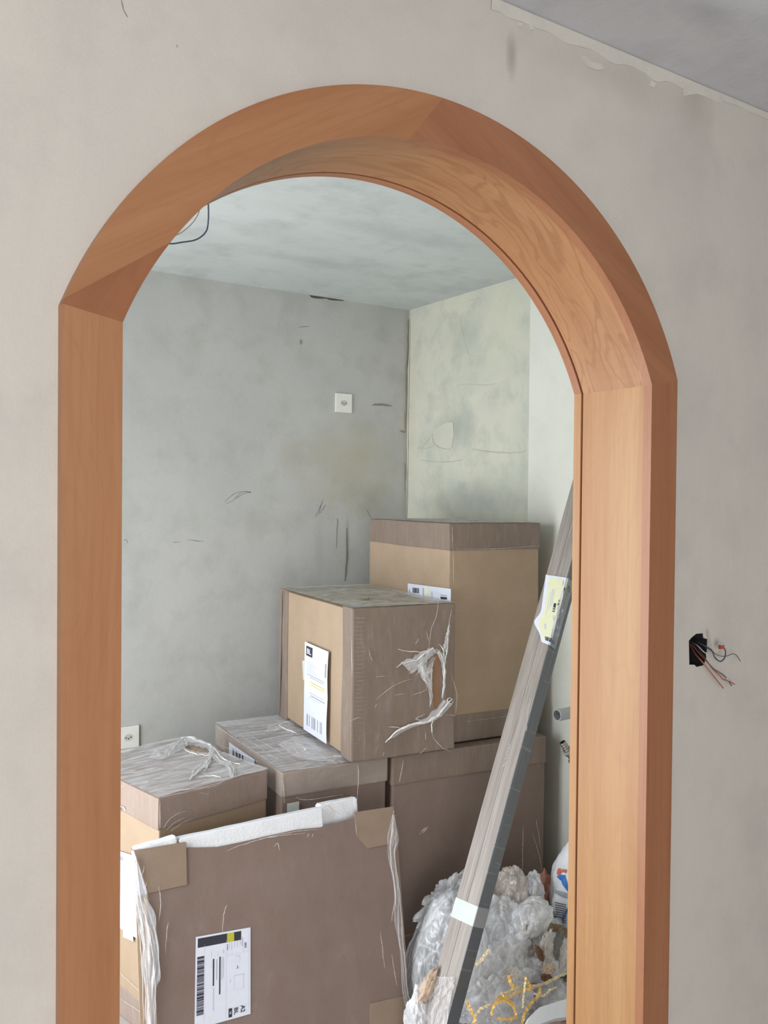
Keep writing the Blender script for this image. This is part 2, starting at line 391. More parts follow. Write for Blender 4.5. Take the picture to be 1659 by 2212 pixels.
def strokes(name, lines, P, mat, parent, r=.0008, out=Vector((0, 0, 0)), sides=4, wig=.001):
    K_ = {'torn_film': .58, 'film_crease_glint': .75, 'corner_bead': .6, 'plaster_edge': .5}.get(name, 1)
    """many thin raised lines in one mesh; each line = pixel polyline (+radius)"""
    V, Fc = [], []
    for L in lines:
        rr = r
        if isinstance(L, tuple): L, rr = L
        pts = smoothpath([P(x, y) for x, y in L], 5); n = len(pts)
        for i in range(n): pts[i] = pts[i]+out*(rr*.6)+noise.noise_vector(pts[i]*60)*wig
        rr *= K_; rad = [rr*(.25+.75*math.sin(math.pi*min(1, (i+.6)/n)))*(1+.5*noise.noise(pts[i]*80)) for i in range(n)]
        v, f = tube_data(pts, rad, sides); k = len(V); V += v; Fc += [tuple(k+a for a in q) for q in f]
    o = mesh_obj(name, V, Fc, mat, parent, smooth=True)
    o['kind'] = 'stuff'; return o

# ------------------------------------------------------------------ geometry constants
YC, YW, YL, YB = 1.15, 1.17, 1.338, 1.358      # casing front, wall face, lining end, back casing face
UC, ZC, RI, RO, AI, AO = .8649, 1.6139, .5607, .6375, .5187, .5955
ZI = ZC+math.sqrt(RI**2-AI**2); ZO = ZC+math.sqrt(RO**2-AO**2)
H = 2.462; HB = 2.496; XR, YR = 2.400, 3.440
def arch_outline(a, r, zb=-.05, n=48):
    zs = math.sqrt(r*r-a*a); t0 = math.atan2(zs, a)
    return [(UC-a, zb)]+[(UC-r*math.cos(t0+(math.pi-2*t0)*k/n), ZC+r*math.sin(t0+(math.pi-2*t0)*k/n)) for k in range(n+1)]+[(UC+a, zb)]

# ------------------------------------------------------------------ setting
wf = box('wall_front', (-1.6, YW, 0), (4.2, YB-.02, H+.05), m_front)
cut = prism('cut', [(x, YW-.1, z) for x, z in arch_outline(AI+.02, RI+.02)], (0, .5, 0), m_front); boolean(wf, cut)
hole = [(1488, 1384), (1494, 1377), (1504, 1369), (1519, 1368), (1520, 1378), (1529, 1381), (1528, 1408), (1526, 1414), (1527, 1420), (1521, 1437), (1505, 1441), (1500, 1436), (1489, 1436)]
hpts = [hY(x, y, YW) for x, y in hole]
cut = prism('cut', [p-Vector((0, .01, 0)) for p in hpts], (0, .07, 0), m_front); boolean(wf, cut)
tag(wf, kind='structure', label='pale pink-grey skim plastered wall pierced by the wooden arch', )
# junction box liner inside the hole
c0 = sum(hpts, Vector())/len(hpts)
V = [Vector((p.x, YW+.0015, p.z)) for p in hpts]+[c0+(p-c0)*.97+Vector((0, .05, 0)) for p in hpts]; n = len(hpts)
V = [c0+(p-c0)*.985+Vector((0, .0015, 0)) for p in hpts]+V[n:]
Fc = [(i, (i+1) % n, (i+1) % n+n, i+n) for i in range(n)]+[tuple(a+n for a in t) for t in tessellate_polygon([V[n:]])]
jb = mesh_obj('junction_box', V, Fc, m_dark, wf); jb['label'] = 'black inside of the wall hole'
# ridge of filler at the ceiling line
def ridge():
    xs = [1060+i*6 for i in range(104)]; V, Fc = [], []
    for i, x in enumerate(xs):
        top = hp(x, 0, (0, YW, 0), (0, 1, 0)); X = top.x
        w = .022+.012*abs(noise.noise(Vector((X*9, 0, 0))))+.022*max(0, noise.noise(Vector((X*16, 3, 0))))*(1 if X < 2.0 else .4)
        w *= 1 if x < 1560 else .6
        V += [Vector((X, YW+.001, H)), Vector((X, YW-.003, H-.003)), Vector((X, YW-.002, H-w)), Vector((X, YW+.001, H-w-.001))]
    for i in range(len(xs)-1):
        for k in range(3): a = i*4+k; Fc.append((a, a+1, a+5, a+4))
    o = mesh_obj('filler_ridge', V, Fc, m_lump2, wf); o['label'] = 'pale rough filler along the ceiling line'
ridge()
def splat(name, poly, P, nrm, mat, parent, t=.0015, label=None):
    pts = [P(x, y) for x, y in poly]; nrm = Vector(nrm)
    o = prism(name, [p-nrm*.0005 for p in pts], nrm*(t+.0005), mat, parent)
    if label: o['label'] = label
    return o
PW = lambda x, y: hY(x, y, YW)
for poly in ([(1255, 120), (1268, 124), (1275, 133), (1300, 140), (1303, 150), (1290, 152), (1270, 146), (1258, 132)],
             [(1475, 192), (1490, 190), (1510, 196), (1508, 203), (1490, 205), (1478, 208)],
             [(1143, 55), (1152, 52), (1153, 66), (1145, 64)], [(1118, 48), (1128, 50), (1126, 60), (1119, 58)],
             [(1405, 175), (1416, 180), (1412, 190), (1404, 186)]):
    splat('plaster_patch', poly, PW, (0, -1, 0), m_lump2, wf)
strokes('scratch', [[(265, 20), (272, 32), (276, 38)], [(262, 0), (266, 22)], [(381, 96), (384, 102)]], PW, m_pencil, wf, .0007, Vector((0, -1, 0)))

def slab(name, lo, hi, mat, **k): return tag(box(name, lo, hi, mat), kind='structure', **k)
slab('floor', (-1.6, -2.3, -.1), (4.2, YR+.1, 0), m_floor)
slab('ceiling', (-1.6, -2.3, H), (4.2, YW-.0005, H+.1), m_ceil)
cb = slab('ceiling', (-.5, YB-.019, HB), (XR+.1, YR+.1, HB+.1), m_ceilb)
wb = slab('wall_back', (-.5, YR, 0), (XR+.1, YR+.1, HB), m_back)
wr = slab('wall_right', (XR, YB-.019, 0), (XR+.1, YR-.001, HB), m_right)
wr2 = box('plaster_panel', (XR-.012, YB-.019, 0), (XR, 2.59, HB-.001), m_right2, wr, bevel=.003); wr2['label'] = 'smoother plaster on the nearer part, window brightness painted in as a whiter tone'
# back room, window side (out of frame): wall with a tall glazed opening
wl = slab('wall_left', (-.5, YB-.019, 0), (-.44, YR-.001, HB), m_back)
boolean(wl, box('cut', (-.6, 1.75, .15), (-.3, 2.95, 2.1), m_back))
# camera-side room shell
wl2 = slab('wall_left', (-1.7, -2.3, 0), (-1.6, YW, H), m_front)

slab('wall_right', (4.2, -2.3, 0), (4.3, YW, H), m_front)
wre = slab('wall_rear', (-1.6, -2.4, 0), (4.2, -2.3, H), m_front)
boolean(wre, box('cut', (-1.75+.2, -2.5, .12), (-.1, -2.2, 2.25), m_front))

# marks on the back wall
PB = lambda x, y: hY(x, y, YR)
strokes('pencil_mark', [[(485, 1083), (500, 1070), (520, 1062), (541, 1063), (525, 1067), (500, 1083), (486, 1088)], [(520, 1064), (505, 1078)],
    [(681, 1115), (690, 1098), (697, 1079)], [(682, 1116), (694, 1104), (703, 1090)], [(696, 1082), (688, 1112)], [(790, 1098), (797, 1112), (801, 1120)],
    [(265, 1168), (272, 1166), (276, 1174)], [(645, 707), (668, 705)], [(404, 1166), (440, 1170)], [(374, 1172), (388, 1170)]], PB, m_pencil, wb, .0011, Vector((0, -1, 0)), wig=.002)
strokes('dirt_streak', [([(804, 875), (820, 874), (846, 877)], .004), ([(748, 1140), (747, 1200), (744, 1256)], .003), ([(728, 1120), (726, 1185)], .0015), ([(648, 735), (650, 744)], .004),
    ([(864, 930), (872, 934)], .004)], PB, m_mark, wb, .002, Vector((0, -1, 0)), wig=.003)
strokes('corner_crack', [([(881, 690), (880, 760), (876, 800)], .0035), ([(876, 800), (877, 870), (874, 935)], .002), ([(874, 1000), (875, 1060)], .002)], PB, m_mark, wb, .002, Vector((0, -1, 0)), wig=.003)
splat('ceiling_gap', [(667, 636), (690, 639), (720, 643), (743, 648), (741, 650), (722, 649), (712, 648), (705, 645), (690, 645), (678, 644), (672, 642)], PB, (0, -1, 0), m_crack, wb, label='dark crumbling gap under the ceiling')
splat('plaster_patch', [(866, 890), (872, 888), (873, 915), (874, 928), (866, 930), (862, 915)], PB, (0, -1, 0), m_lumpb, wb, .002)
# patches on the right wall
PR = lambda x, y: hX(x, y, XR)
strokes('plaster_edge', [([(913, 966), (925, 950), (945, 925), (965, 913), (979, 909)], .003), ([(903, 968), (925, 968), (936, 962)], .003), ([(938, 932), (934, 945), (940, 960), (955, 969), (974, 970)], .003), ([(979, 912), (980, 940), (976, 968)], .003),
    ([(910, 995), (950, 998), (985, 996), (998, 992)], .004), ([(1020, 970), (1060, 976), (1100, 978), (1134, 975)], .004), ([(985, 834), (1010, 830), (1050, 832), (1075, 828)], .002), ([(1000, 655), (1020, 648), (1034, 645)], .002),
    ([(995, 690), (1010, 760), (1030, 770)], .0015)], PR, m_lump, wr, .003, Vector((-1, 0, 0)), wig=.003)
splat('plaster_patch', [(938, 930), (950, 920), (966, 913), (979, 911), (981, 940), (976, 967), (955, 967), (940, 958), (935, 945)], PR, (-1, 0, 0), m_lump, wr, .003)
strokes('corner_bead', [([(886, 672), (885, 760), (883, 850), (882, 940), (881, 1030), (880, 1108)], .006)], lambda x, y: hX(x, y, XR-.001), m_lump, wr, .006, Vector((-1, 0, 0)), sides=6, wig=.002)

# ------------------------------------------------------------------ arched frame
door = bpy.data.objects.new('door_1', None); col.objects.link(door); door.location = (UC, YC, 0)
tag(door, kind='structure', label='orange-brown beech arched frame lining the doorway')
def leg(name, lo, hi, mat, miter=None):
    """box with uv along z; miter=(z at x0, z at x1) top edge heights"""
    x0, y0, z0 = lo; x1, y1, z1 = hi; za, zb = miter or (z1, z1)
    V = [(x0, y0, z0), (x1, y0, z0), (x1, y1, z0), (x0, y1, z0), (x0, y0, za), (x1, y0, zb), (x1, y1, zb), (x0, y1, za)]
    F_ = [(0, 1, 5, 4), (1, 2, 6, 5), (2, 3, 7, 6), (3, 0, 4, 7), (4, 5, 6, 7), (3, 2, 1, 0)]
    uv = [(p[2], (p[0]+p[1])) for p in V]
    V = [Vector(p)-door.location for p in V]
    return mesh_obj(name, V, F_, mat, door, uvs=uv)
def arcseg(name, ri, ro, y0, y1, to, ti, mat, n=40, straight=True):
    """ring piece; to/ti = (start,end) angles of outer/inner edge; grain runs along the chord"""
    V, F_, uv = [], [], []
    m0 = (ti[0]+ti[1])/2; d = Vector((math.sin(m0), -math.cos(m0)))
    for k in range(n+1):
        s = k/n; a = to[0]+(to[1]-to[0])*s; b = ti[0]+(ti[1]-ti[0])*s
        O = (UC+ro*math.cos(a), ZC+ro*math.sin(a)); I = (UC+ri*math.cos(b), ZC+ri*math.sin(b))
        for (x, z), y in ((O, y0), (I, y0), (I, y1), (O, y1)):
            V.append(Vector((x, y, z))-door.location)
            if straight: q = Vector((x, z)); uv.append((q.dot(d), q.dot(Vector((-d.y, d.x)))+y))
            else: uv.append((b*ri, y))
    for k in range(n):
        a = 4*k
        for i in range(4): j = (i+1) % 4; F_.append((a+i, a+j, a+4+j, a+4+i))
    F_ += [(3, 2, 1, 0), (4*n, 4*n+1, 4*n+2, 4*n+3)]
    return flip_fix(mesh_obj(name, V, F_, mat, door, uvs=uv))
to0, ti0 = math.atan2(ZO-ZC, AO), math.atan2(ZI-ZC, AI)
def ang(x, y, Y=YC):
    p = hY(x, y, Y); return math.atan2(p.z-ZC, p.x-UC)
leg('casing_leg', (UC-AO, YC, 0), (UC-AI, YW, 2), m_wood, (ZO, ZI)); leg('casing_leg', (UC+AI, YC, 0), (UC+AO, YW, 2), m_wood3, (ZI, ZO))
pi = math.pi
aO, aI = ang(957, 212), ang(885, 297)                      # joint near the crown
bI = ang(368, 522)                                          # joint of the left wedge (meets the outer edge at the springing)
arcseg('casing_arc', RI, RO, YC, YW, (to0, aO), (ti0, aI), m_wood3)
arcseg('casing_arc', RI, RO, YC, YW, (aO, pi-to0-.012), (aI, bI), m_wood)
arcseg('casing_arc', RI, RO, YC, YW, (pi-to0-.012, pi-to0), (bI, pi-ti0), m_woodw, n=20)
T = .019
leg('lining_leg', (UC-AI-T, YW, 0), (UC-AI, YL-.006, ZI), m_wood2, (ZI+.01, ZI)); leg('lining_leg', (UC+AI, YW, 0), (UC+AI+T, YL-.006, ZI), m_wood2, (ZI, ZI+.01))
arcseg('lining_arc', RI, RI+T, YW, YL-.006, (ti0-.01, pi-ti0+.01), (ti0, pi-ti0), m_wood2a, 64, False)
leg('groove', (UC-AI-T, YL-.006, 0), (UC-AI-.004, YL, ZI), m_groove); leg('groove', (UC+AI+.004, YL-.006, 0), (UC+AI+T, YL, ZI), m_groove)
arcseg('groove', RI+.004, RI+T, YL-.006, YL, (ti0, pi-ti0), (ti0, pi-ti0), m_groove, 64, False)
leg('back_casing_leg', (UC-AO, YL, 0), (UC-AI, YB, 2), m_wood2, (ZO, ZI)); leg('back_casing_leg', (UC+AI, YL, 0), (UC+AO, YB, 2), m_wood2, (ZI, ZO))
arcseg('back_casing_arc', RI, RO, YL, YB, (to0, pi-to0), (ti0, pi-ti0), m_wood3, 64, False)

# ------------------------------------------------------------------ boxes
class Bx:
    """cardboard box: local x along the face that looks at the camera, local y back"""
    def __init__(s, label, c, head, w, l, z0, z1, caps, mats, slot=None, capd=.095, seed=0, sagtop=0):
        h = math.radians(head); xd = Vector((math.sin(h), math.cos(h), 0))
        s.rz = math.atan2(xd.y, xd.x); s.loc = Vector((c[0], c[1], z0)); s.w, s.l, s.h = w, l, z1-z0
        s.e = empty('cardboard_box', s.loc, label, 'box', (0, 0, s.rz), 'wrapped delivery boxes behind the arch')
        s.M = Matrix.Translation(s.loc) @ Matrix.Rotation(s.rz, 4, 'Z'); s.Mi = s.M.inverted(); hh = s.h; g = .004
        g = .008 if caps[0] == 'front' else .004
        body = box('body', (g, g, g), (w-g, l-g, hh-g-(sagtop+.012 if sagtop else 0)), mats[0], s.e, bevel=.004, sub=6, wob=.003, seed=seed)
        s.caps = []
        for cp in caps:
            lo, hi, m = {'top': ((0, 0, hh-capd), (w, l, hh), mats[1]), 'bottom': ((0, 0, 0), (w, l, capd), mats[1]),
                         'front': ((0, 0, 0), (w, capd, hh), mats[1]), 'rear': ((0, l-capd, 0), (w, l, hh), mats[1])}[cp]
            o = box('lid' if cp in ('top', 'front') else 'base_tray', lo, hi, m, s.e, bevel=.006, sub=7, wob=.0035, seed=seed+3)
            s.caps.append(o)
            if sagtop and cp == 'top':
                for v in o.data.vertices:
                    if v.co.z > hh-.02 and .012 < v.co.x < w-.012 and v.co.y > .02:
                        v.co.z -= sagtop*min(1, (v.co.y-.02)/.16)*math.sin(pi*v.co.x/w)**.35
            if slot and cp == slot[0]:
                pts, vec = slot[1:]
                cutm = prism('cut', pts, vec, m_cardin); cutm.matrix_world = s.M; bpy.context.view_layer.update(); boolean(o, cutm)
    def front(s, x, y, d=0):   # pixel -> local point on the face towards the camera
        n = s.M.to_3x3() @ Vector((0, 1, 0)); return s.Mi @ hp(x, y, s.M @ Vector((0, -d, 0)), n)
    def left(s, x, y, d=0):
        n = s.M.to_3x3() @ Vector((1, 0, 0)); return s.Mi @ hp(x, y, s.M @ Vector((-d, 0, 0)), n)
    def top(s, x, y, d=0):
        return s.Mi @ hp(x, y, s.M @ Vector((0, 0, s.h+d)), (0, 0, 1))
def oval(c, a, b, ax, bx, n=20, sq=2.0):
    out = []
    for k in range(n):
        t = 2*pi*k/n; ct, st = math.cos(t), math.sin(t)
        out.append(c+ax*a*math.copysign(abs(ct)**(2/sq), ct)+bx*b*math.copysign(abs(st)**(2/sq), st))
    return out
T2 = Bx('tall film-wrapped cardboard box standing on the floor beneath the highest box', (1.660, 2.452), 96.7, .645, .48, 0, .722, ['top', 'bottom'], (m_cardf, m_cardw), capd=.10, seed=1)
T1 = Bx('highest tan cardboard box with taped lid, in the wall corner', (1.905, 2.470), 96.7, .400, .655, .727, 1.513, ['top', 'bottom'], (m_card, m_cardw), capd=.098, seed=2)
Nb = Bx('low film-wrapped cardboard box under the torn-film box', (1.264, 2.497), 95, .385, .69, 0, .722, ['top', 'bottom'], (m_cardf, m_cardtop), capd=.082, seed=3, sagtop=.034)
sl = None
def mk_slotM():
    e = Matrix.Translation((1.494, 2.45, .729)) @ Matrix.Rotation(math.atan2(math.cos(math.radians(96.7)), math.sin(math.radians(96.7))), 4, 'Z')
    ei = e.inverted(); n = e.to_3x3() @ Vector((0, 1, 0))
    poly = [(938, 1418), (944, 1410), (951, 1412), (951, 1440), (951, 1490), (949, 1520), (943, 1531), (937, 1527), (935, 1480), (936, 1440)]
    return [ei @ hp(x, y, e.translation, n)+Vector((0, -.01, 0)) for x, y in poly]
Mb = Bx('brown cardboard box with torn film and handle slot, atop the low box', (1.494, 2.450), 96.7, .396, .70, .729, 1.238, ['front', 'rear'], (m_card, m_cardw), slot=('front', mk_slotM(), (0, .020, 0)), capd=.085, seed=4)
def mk_slotK():
    e = Matrix.Translation((.849, 2.457, 0)) @ Matrix.Rotation(math.atan2(math.cos(math.radians(78.7)), math.sin(math.radians(78.7))), 4, 'Z')
    ei = e.inverted(); c = ei @ hZ(427, 1621, .726)
    a = ei @ hZ(400, 1613, .726); b = ei @ hZ(454, 1629, .726)
    ax = (b-a)/2; L = ax.length; ax.normalize(); c.z = .70
    return oval(c, L, .012, ax, Vector((-ax.y, ax.x, 0)), sq=2.6)
m_cardk = board('wrapped_cardboard_pale', (156, 137, 126), (148, 129, 118), .6, (2.4, 2.4, .5))
Kb = Bx('cardboard box at left, film torn round an oval handle hole on top', (.849, 2.457), 78.7, .395, .51, 0, .726, ['top', 'bottom'], (m_card, m_cardk), slot=('top', mk_slotK(), (0, 0, .05)), capd=.095, seed=5)
for Q, pts, dv, d0 in ((Mb, mk_slotM(), Vector((0, .004, 0)), Vector((0, .0125, 0))), (Kb, mk_slotK(), Vector((0, 0, .004)), Vector((0, 0, .017)))):
    o = prism('handle_hole', [p+d0 for p in pts], dv, m_cardin, Q.e); o['label'] = 'oval handle opening'

# film sheets ------------------------------------------------------
def filmgrid(name, P, mat, parent, nu=60, nv=60, amp=.004, freq=22, out=Vector((0, 0, 1)), keep=None, seed=0, stretch=(1, 1, 1)):
    V, Fc, uv = [], [], []
    for j in range(nv+1):
        for i in range(nu+1):
            u, v = i/nu, j/nv; p = P(u, v); q = Vector((p.x*stretch[0], p.y*stretch[1], p.z*stretch[2]))*freq+Vector((seed, seed*2, 0))
            h = 1-abs(noise.noise(q))*2; h2 = noise.noise(q*2.7)
            V.append(p+out*(amp*(.5+.5*h*abs(h)+.3*h2))); uv.append((u, v))
    for j in range(nv):
        for i in range(nu):
            if keep and not keep((i+.5)/nu, (j+.5)/nv): continue
            a = j*(nu+1)+i; Fc.append((a, a+1, a+nu+2, a+nu+1))
    return mesh_obj(name, V, Fc, mat, parent, uvs=uv, smooth=True)
# K top film
kc = Kb.top(427, 1621); ka = Kb.top(400, 1613); kb2 = Kb.top(454, 1629); kax = (kb2-ka)/2; kL = kax.length; kax.normalize(); kay = Vector((-kax.y, kax.x, 0))
def keepK(u, v):
    p = Vector((u*Kb.w, v*Kb.l, 0)); d = p-Vector((kc.x, kc.y, 0))
    return (d.dot(kax)/(kL*1.05))**2+(d.dot(kay)/.022)**2 > 1+.4*noise.noise(p*60)
filmgrid('stretch_film', lambda u, v: Vector((u*Kb.w, v*Kb.l, Kb.h+.0015)), m_film, Kb.e, 90, 100, .005, 16, keep=keepK, seed=3, stretch=(.5, 2.5, 1))
strokes('torn_film', [([(322, 1632), (355, 1618), (385, 1605), (404, 1595), (420, 1600), (440, 1606), (462, 1618), (480, 1640), (500, 1652), (505, 1672)], .006),
    ([(398, 1596), (380, 1612), (362, 1635)], .005), ([(462, 1625), (448, 1650), (430, 1668), (410, 1688)], .008), ([(455, 1632), (452, 1652), (440, 1668)], .006), ([(500, 1650), (520, 1652)], .004), ([(392, 1597), (410, 1594), (425, 1598)], .006),
    ([(430, 1679), (455, 1676), (478, 1681)], .003), ([(398, 1606), (398, 1618), (410, 1626), (440, 1632), (456, 1634)], .003), ([(352, 1650), (400, 1640), (450, 1610)], .0012), ([(380, 1661), (405, 1646), (420, 1632)], .0014)],
    lambda x, y: Kb.top(x, y, .004), m_filmw, Kb.e, .003, Vector((0, 0, 1)), sides=7, wig=.004)
strokes('film_crease_glint', [[(262, 1700+8*i), (320, 1690+7*i), (390, 1684+5*i)] for i in range(1)]+[[(270, 1650), (330, 1640), (392, 1612)], [(265, 1672), (330, 1664), (420, 1640)], [(300, 1690), (380, 1668), (460, 1672)], [(330, 1702), (420, 1690), (520, 1668)],
    [(262, 1640), (300, 1628), (350, 1612)], [(340, 1712), (440, 1700), (560, 1662)], [(350, 1722), (460, 1698), (490, 1680), (505, 1665)], [(520, 1640), (545, 1652), (575, 1660)], [(480, 1612), (520, 1628), (560, 1648)]],
    lambda x, y: Kb.top(x, y, .003), m_films, Kb.e, .0012, Vector((0, 0, 1)), wig=.003)
strokes('film_crease_glint', [[(352, 1790), (365, 1770), (385, 1757), (405, 1752)], [(360, 1792), (378, 1775), (400, 1765)], [(368, 1796), (390, 1780), (420, 1768)], [(346, 1735), (345, 1760), (346, 1790)], [(430, 1712), (450, 1716)]],
    lambda x, y: Kb.front(x, y, .001), m_films, Kb.e, .0011, Vector((0, -1, 0)), wig=.002)
def ribbon(name, left, right, mat, parent, P, nu=16, nv=120, amp=.010, out=Vector((0, -1, 0)), seed=0, edge=.02):
    L = smoothpath([P(*p) for p in left], 30); Rr = smoothpath([P(*p) for p in right], 30)
    def at(A_, t): k = t*(len(A_)-1); i = min(int(k), len(A_)-2); return A_[i].lerp(A_[i+1], k-i)
    V, Fc, uv = [], [], []
    for j in range(nv+1):
        v = j/nv; a, b = at(L, v), at(Rr, v)
        for i in range(nu+1):
            u = i/nu; p = a.lerp(b, u); h = noise.noise(Vector((u*5+seed, v*7, seed)))+.4*noise.noise(Vector((u*13, v*14, seed+5)))
            e = edge*noise.noise(Vector((v*9, i > nu/2, seed)))*(abs(u-.5)*2)**3
            V.append(p+out*(.003+amp*(.5+h)*math.sin(pi*min(max(u, .08), .92)))+(b-a).normalized()*e); uv.append((u, v))
    for j in range(nv):
        for i in range(nu): a = j*(nu+1)+i; Fc.append((a, a+1, a+nu+2, a+nu+1))
    return mesh_obj(name, V, Fc, mat, parent, uvs=uv, smooth=True)
kt = lambda x, y: Kb.top(x, y, .004)
m_fan = film('film_fan', (.9, .9, .93), lo=.15, hi=.8, sc=5, stretch=(5, 1.2, 1), emptyish=.48, uvs=True)
for k, (a, b) in enumerate((([(400, 1596), (370, 1608), (330, 1622)], [(406, 1612), (380, 1628), (352, 1642), (322, 1640)]), ([(455, 1614), (480, 1640), (506, 1650), (510, 1680)], [(450, 1630), (470, 1650), (488, 1660), (498, 1684)]),
        ([(462, 1628), (450, 1650), (424, 1672), (405, 1690)], [(452, 1632), (440, 1648), (420, 1660), (408, 1688)]), ([(395, 1596), (420, 1596), (450, 1606), (470, 1620)], [(400, 1606), (425, 1606), (448, 1616), (460, 1632)]))):
    ribbon('stretch_film', a, b, m_fan, Kb.e, kt, 10, 50, .006, Vector((0, 0, 1)), k, .006)
for k, (a, b) in enumerate((([(575, 1572), (600, 1562), (632, 1556)], [(580, 1582), (608, 1578), (640, 1586)]), ([(640, 1592), (690, 1600), (740, 1630)], [(600, 1610), (650, 1640), (720, 1648)]))):
    ribbon('stretch_film', a, b, m_fan, Nb.e, lambda x, y: Nb.top(x, y, .0), 10, 50, .003, Vector((0, 0, 1)), k+9, .006)
fm_ = lambda x, y: Mb.front(560+x/2.37, 1080+y/2.37, .002)
for k, (a, b) in enumerate((([(885, 752), (840, 772), (790, 800), (720, 830)], [(905, 775), (870, 810), (830, 850), (780, 890)]), ([(905, 780), (930, 840), (938, 930), (930, 1010)], [(925, 760), (952, 840), (948, 930), (940, 1030)]),
        ([(940, 1020), (890, 1080), (820, 1130), (740, 1160), (660, 1215)], [(985, 1045), (930, 1105), (880, 1135), (790, 1160), (670, 1220)]), ([(935, 760), (950, 700), (968, 630)], [(960, 790), (968, 720), (974, 640)]), ([(820, 810), (810, 870), (860, 960), (870, 1050)], [(890, 800), (885, 870), (880, 960), (882, 1040)]))):
    ribbon('stretch_film', a, b, m_fan if k != 4 else m_filmp, Mb.e, fm_, 10, 60, .004, Vector((0, -1, 0)), k+20, .008)
strokes('lid_gap_shade', [([(611, 1276), (609, 1400), (605, 1548)], .0022)], lambda x, y: Mb.left(x, y, .001), plain('gap_shade_brown', (84, 70, 60), .9), Mb.e, .002, Vector((-1, 0, 0)), wig=.0005)  # dark line painted for the shade in the gap beside the rear cap
# K delivery label on its left face + tape
Lk = [Kb.left(*p, .003) for p in ((238, 1832), (301, 1852), (301, 2030), (238, 1992))]
kl = sheet('delivery_label', Lk, m_paper, Kb.e, outward=(-1, 0, 0)); kl['label'] = 'large bright white delivery label'
B = bil(Lk); prints(kl, B, [(.30, .06, .46, .11, m_grey)]+[(.1+.0, .35+.03*i, .9, .36+.03*i, m_lgrey) for i in range(8)], [], Vector((-.0012, 0, 0)))
sheet('clear_tape', [Kb.left(*p, .0035) for p in ((266, 2000), (288, 2010), (288, 2034), (266, 2024))], m_tapew, Kb.e, outward=(-1, 0, 0), n=2)
strokes('torn_film', [([(258, 1742), (268, 1744), (272, 1752)], .003), ([(262, 1740), (258, 1752)], .003)], lambda x, y: Kb.left(x, y, .003), m_filmw, Kb.e, .003, Vector((-1, 0, 0)))
strokes('film_crease_glint', [[(258, 2156), (300, 2184), (320, 2212)], [(258, 2100), (290, 2130), (330, 2170)]], lambda x, y: Kb.left(x, y, .003), m_films, Kb.e, .001, Vector((-1, 0, 0)))

# N: film over its top, label on its left face
filmgrid('stretch_film', lambda u, v: Vector((u*Nb.w, v*Nb.l, Nb.h+.0015)), m_film, Nb.e, 60, 80, .003, 14, seed=8, stretch=(2.5, .6, 1))  # pale lilac haze of this film holds the sky reflection as colour
m_patch = plain('film_over_board', (178, 170, 176), .35)
strokes('torn_film', [([(580, 1572), (598, 1566), (618, 1562), (632, 1560)], .004), ([(600, 1568), (612, 1575), (632, 1582), (640, 1586)], .005), ([(585, 1580), (610, 1572)], .003), ([(654, 1618), (662, 1622)], .004), ([(700, 1640), (730, 1634), (750, 1640)], .003)],
    lambda x, y: Nb.top(x, y, .004), m_filmw, Nb.e, .003, Vector((0, 0, 1)), wig=.004)
strokes('film_crease_glint', [[(463, 1566), (520, 1604), (600, 1658)], [(480, 1566), (540, 1602), (620, 1655)], [(500, 1560), (560, 1600), (640, 1645)], [(620, 1665), (680, 1658), (750, 1645)], [(640, 1655), (700, 1648)]],
    lambda x, y: Nb.top(x, y, .002), m_films, Nb.e, .0012, Vector((0, 0, 1)), wig=.002)
Ln = [Nb.left(*p, .003) for p in ((495, 1603), (550, 1641), (550, 1665), (495, 1632))]
nl = sheet('delivery_label', Ln, m_paper, Nb.e, outward=(-1, 0, 0)); B = bil(Ln)
prints(nl, B, codebar(.15, .3, .6, .8, 7, m_black, False, 3), [], Vector((-.0012, 0, 0)))
sheet('clear_tape', [Nb.front(*p, .002) for p in ((620, 1736), (646, 1731), (646, 1758), (620, 1760))], m_tapew, Nb.e, outward=(0, -1, 0), n=4)
strokes('film_crease_glint', [[(772, 1650), (774, 1680), (771, 1728)], [(610, 1682), (613, 1710), (614, 1735)], [(640, 1722), (665, 1728), (740, 1716)]], lambda x, y: Nb.front(x, y, .002), m_films, Nb.e, .0015, Vector((0, -1, 0)))

# M: label, twisted film, crease highlights, debris
Lm = [Mb.left(*p, .004) for p in ((659, 1386), (710, 1408), (706, 1607), (656, 1575))]
ml = sheet('delivery_label', Lm, m_paper, Mb.e, thick=.0008, outward=(-1, 0, 0), curl=lambda u, v: .003*abs(math.sin(v*6))*u); B0 = bil(Lm)
Bm = lambda u, v: B0(u, v)+Vector((-1, 0, 0))*(.003*abs(math.sin(v*6))*u)
prints(ml, Bm, [(.07, .035, .35, .145, m_black), (.02, .385, .98, .52, m_pyel), (.9, .14, .96, .29, m_grey)]+codebar(.14, .80, .84, .93, 8, m_grey, False, 5)
       + [(.12, .20+.022*i, .40+.1*((i*7) % 3), .208+.022*i, m_lgrey) for i in range(6)]+[(.12, .345, .88, .352, m_grey), (.25, .368, .85, .374, m_grey), (.3, .42, .9, .428, m_yel), (.3, .45, .9, .456, m_yel), (.25, .54, .85, .555, m_lgrey), (.3, .57, .9, .58, m_grey), (.2, .60, .7, .607, m_lgrey)],
       [('BL', .12, .06, .30, .12, m_white, 0)], Vector((-.0012, 0, 0)))
sheet('clear_tape', [Mb.left(*p, .0035) for p in ((653, 1427), (660, 1427), (660, 1470), (655, 1468))], m_tapew, Mb.e, outward=(-1, 0, 0), n=2)
c3 = lambda x, y: (560+x/2.37, 1080+y/2.37)
m_dust = film('dusty_film', (.74, .74, .70), .35, .75, 10, emptyish=.5, rough=.5)
FM = lambda x, y: Mb.front(*c3(x, y), .003)
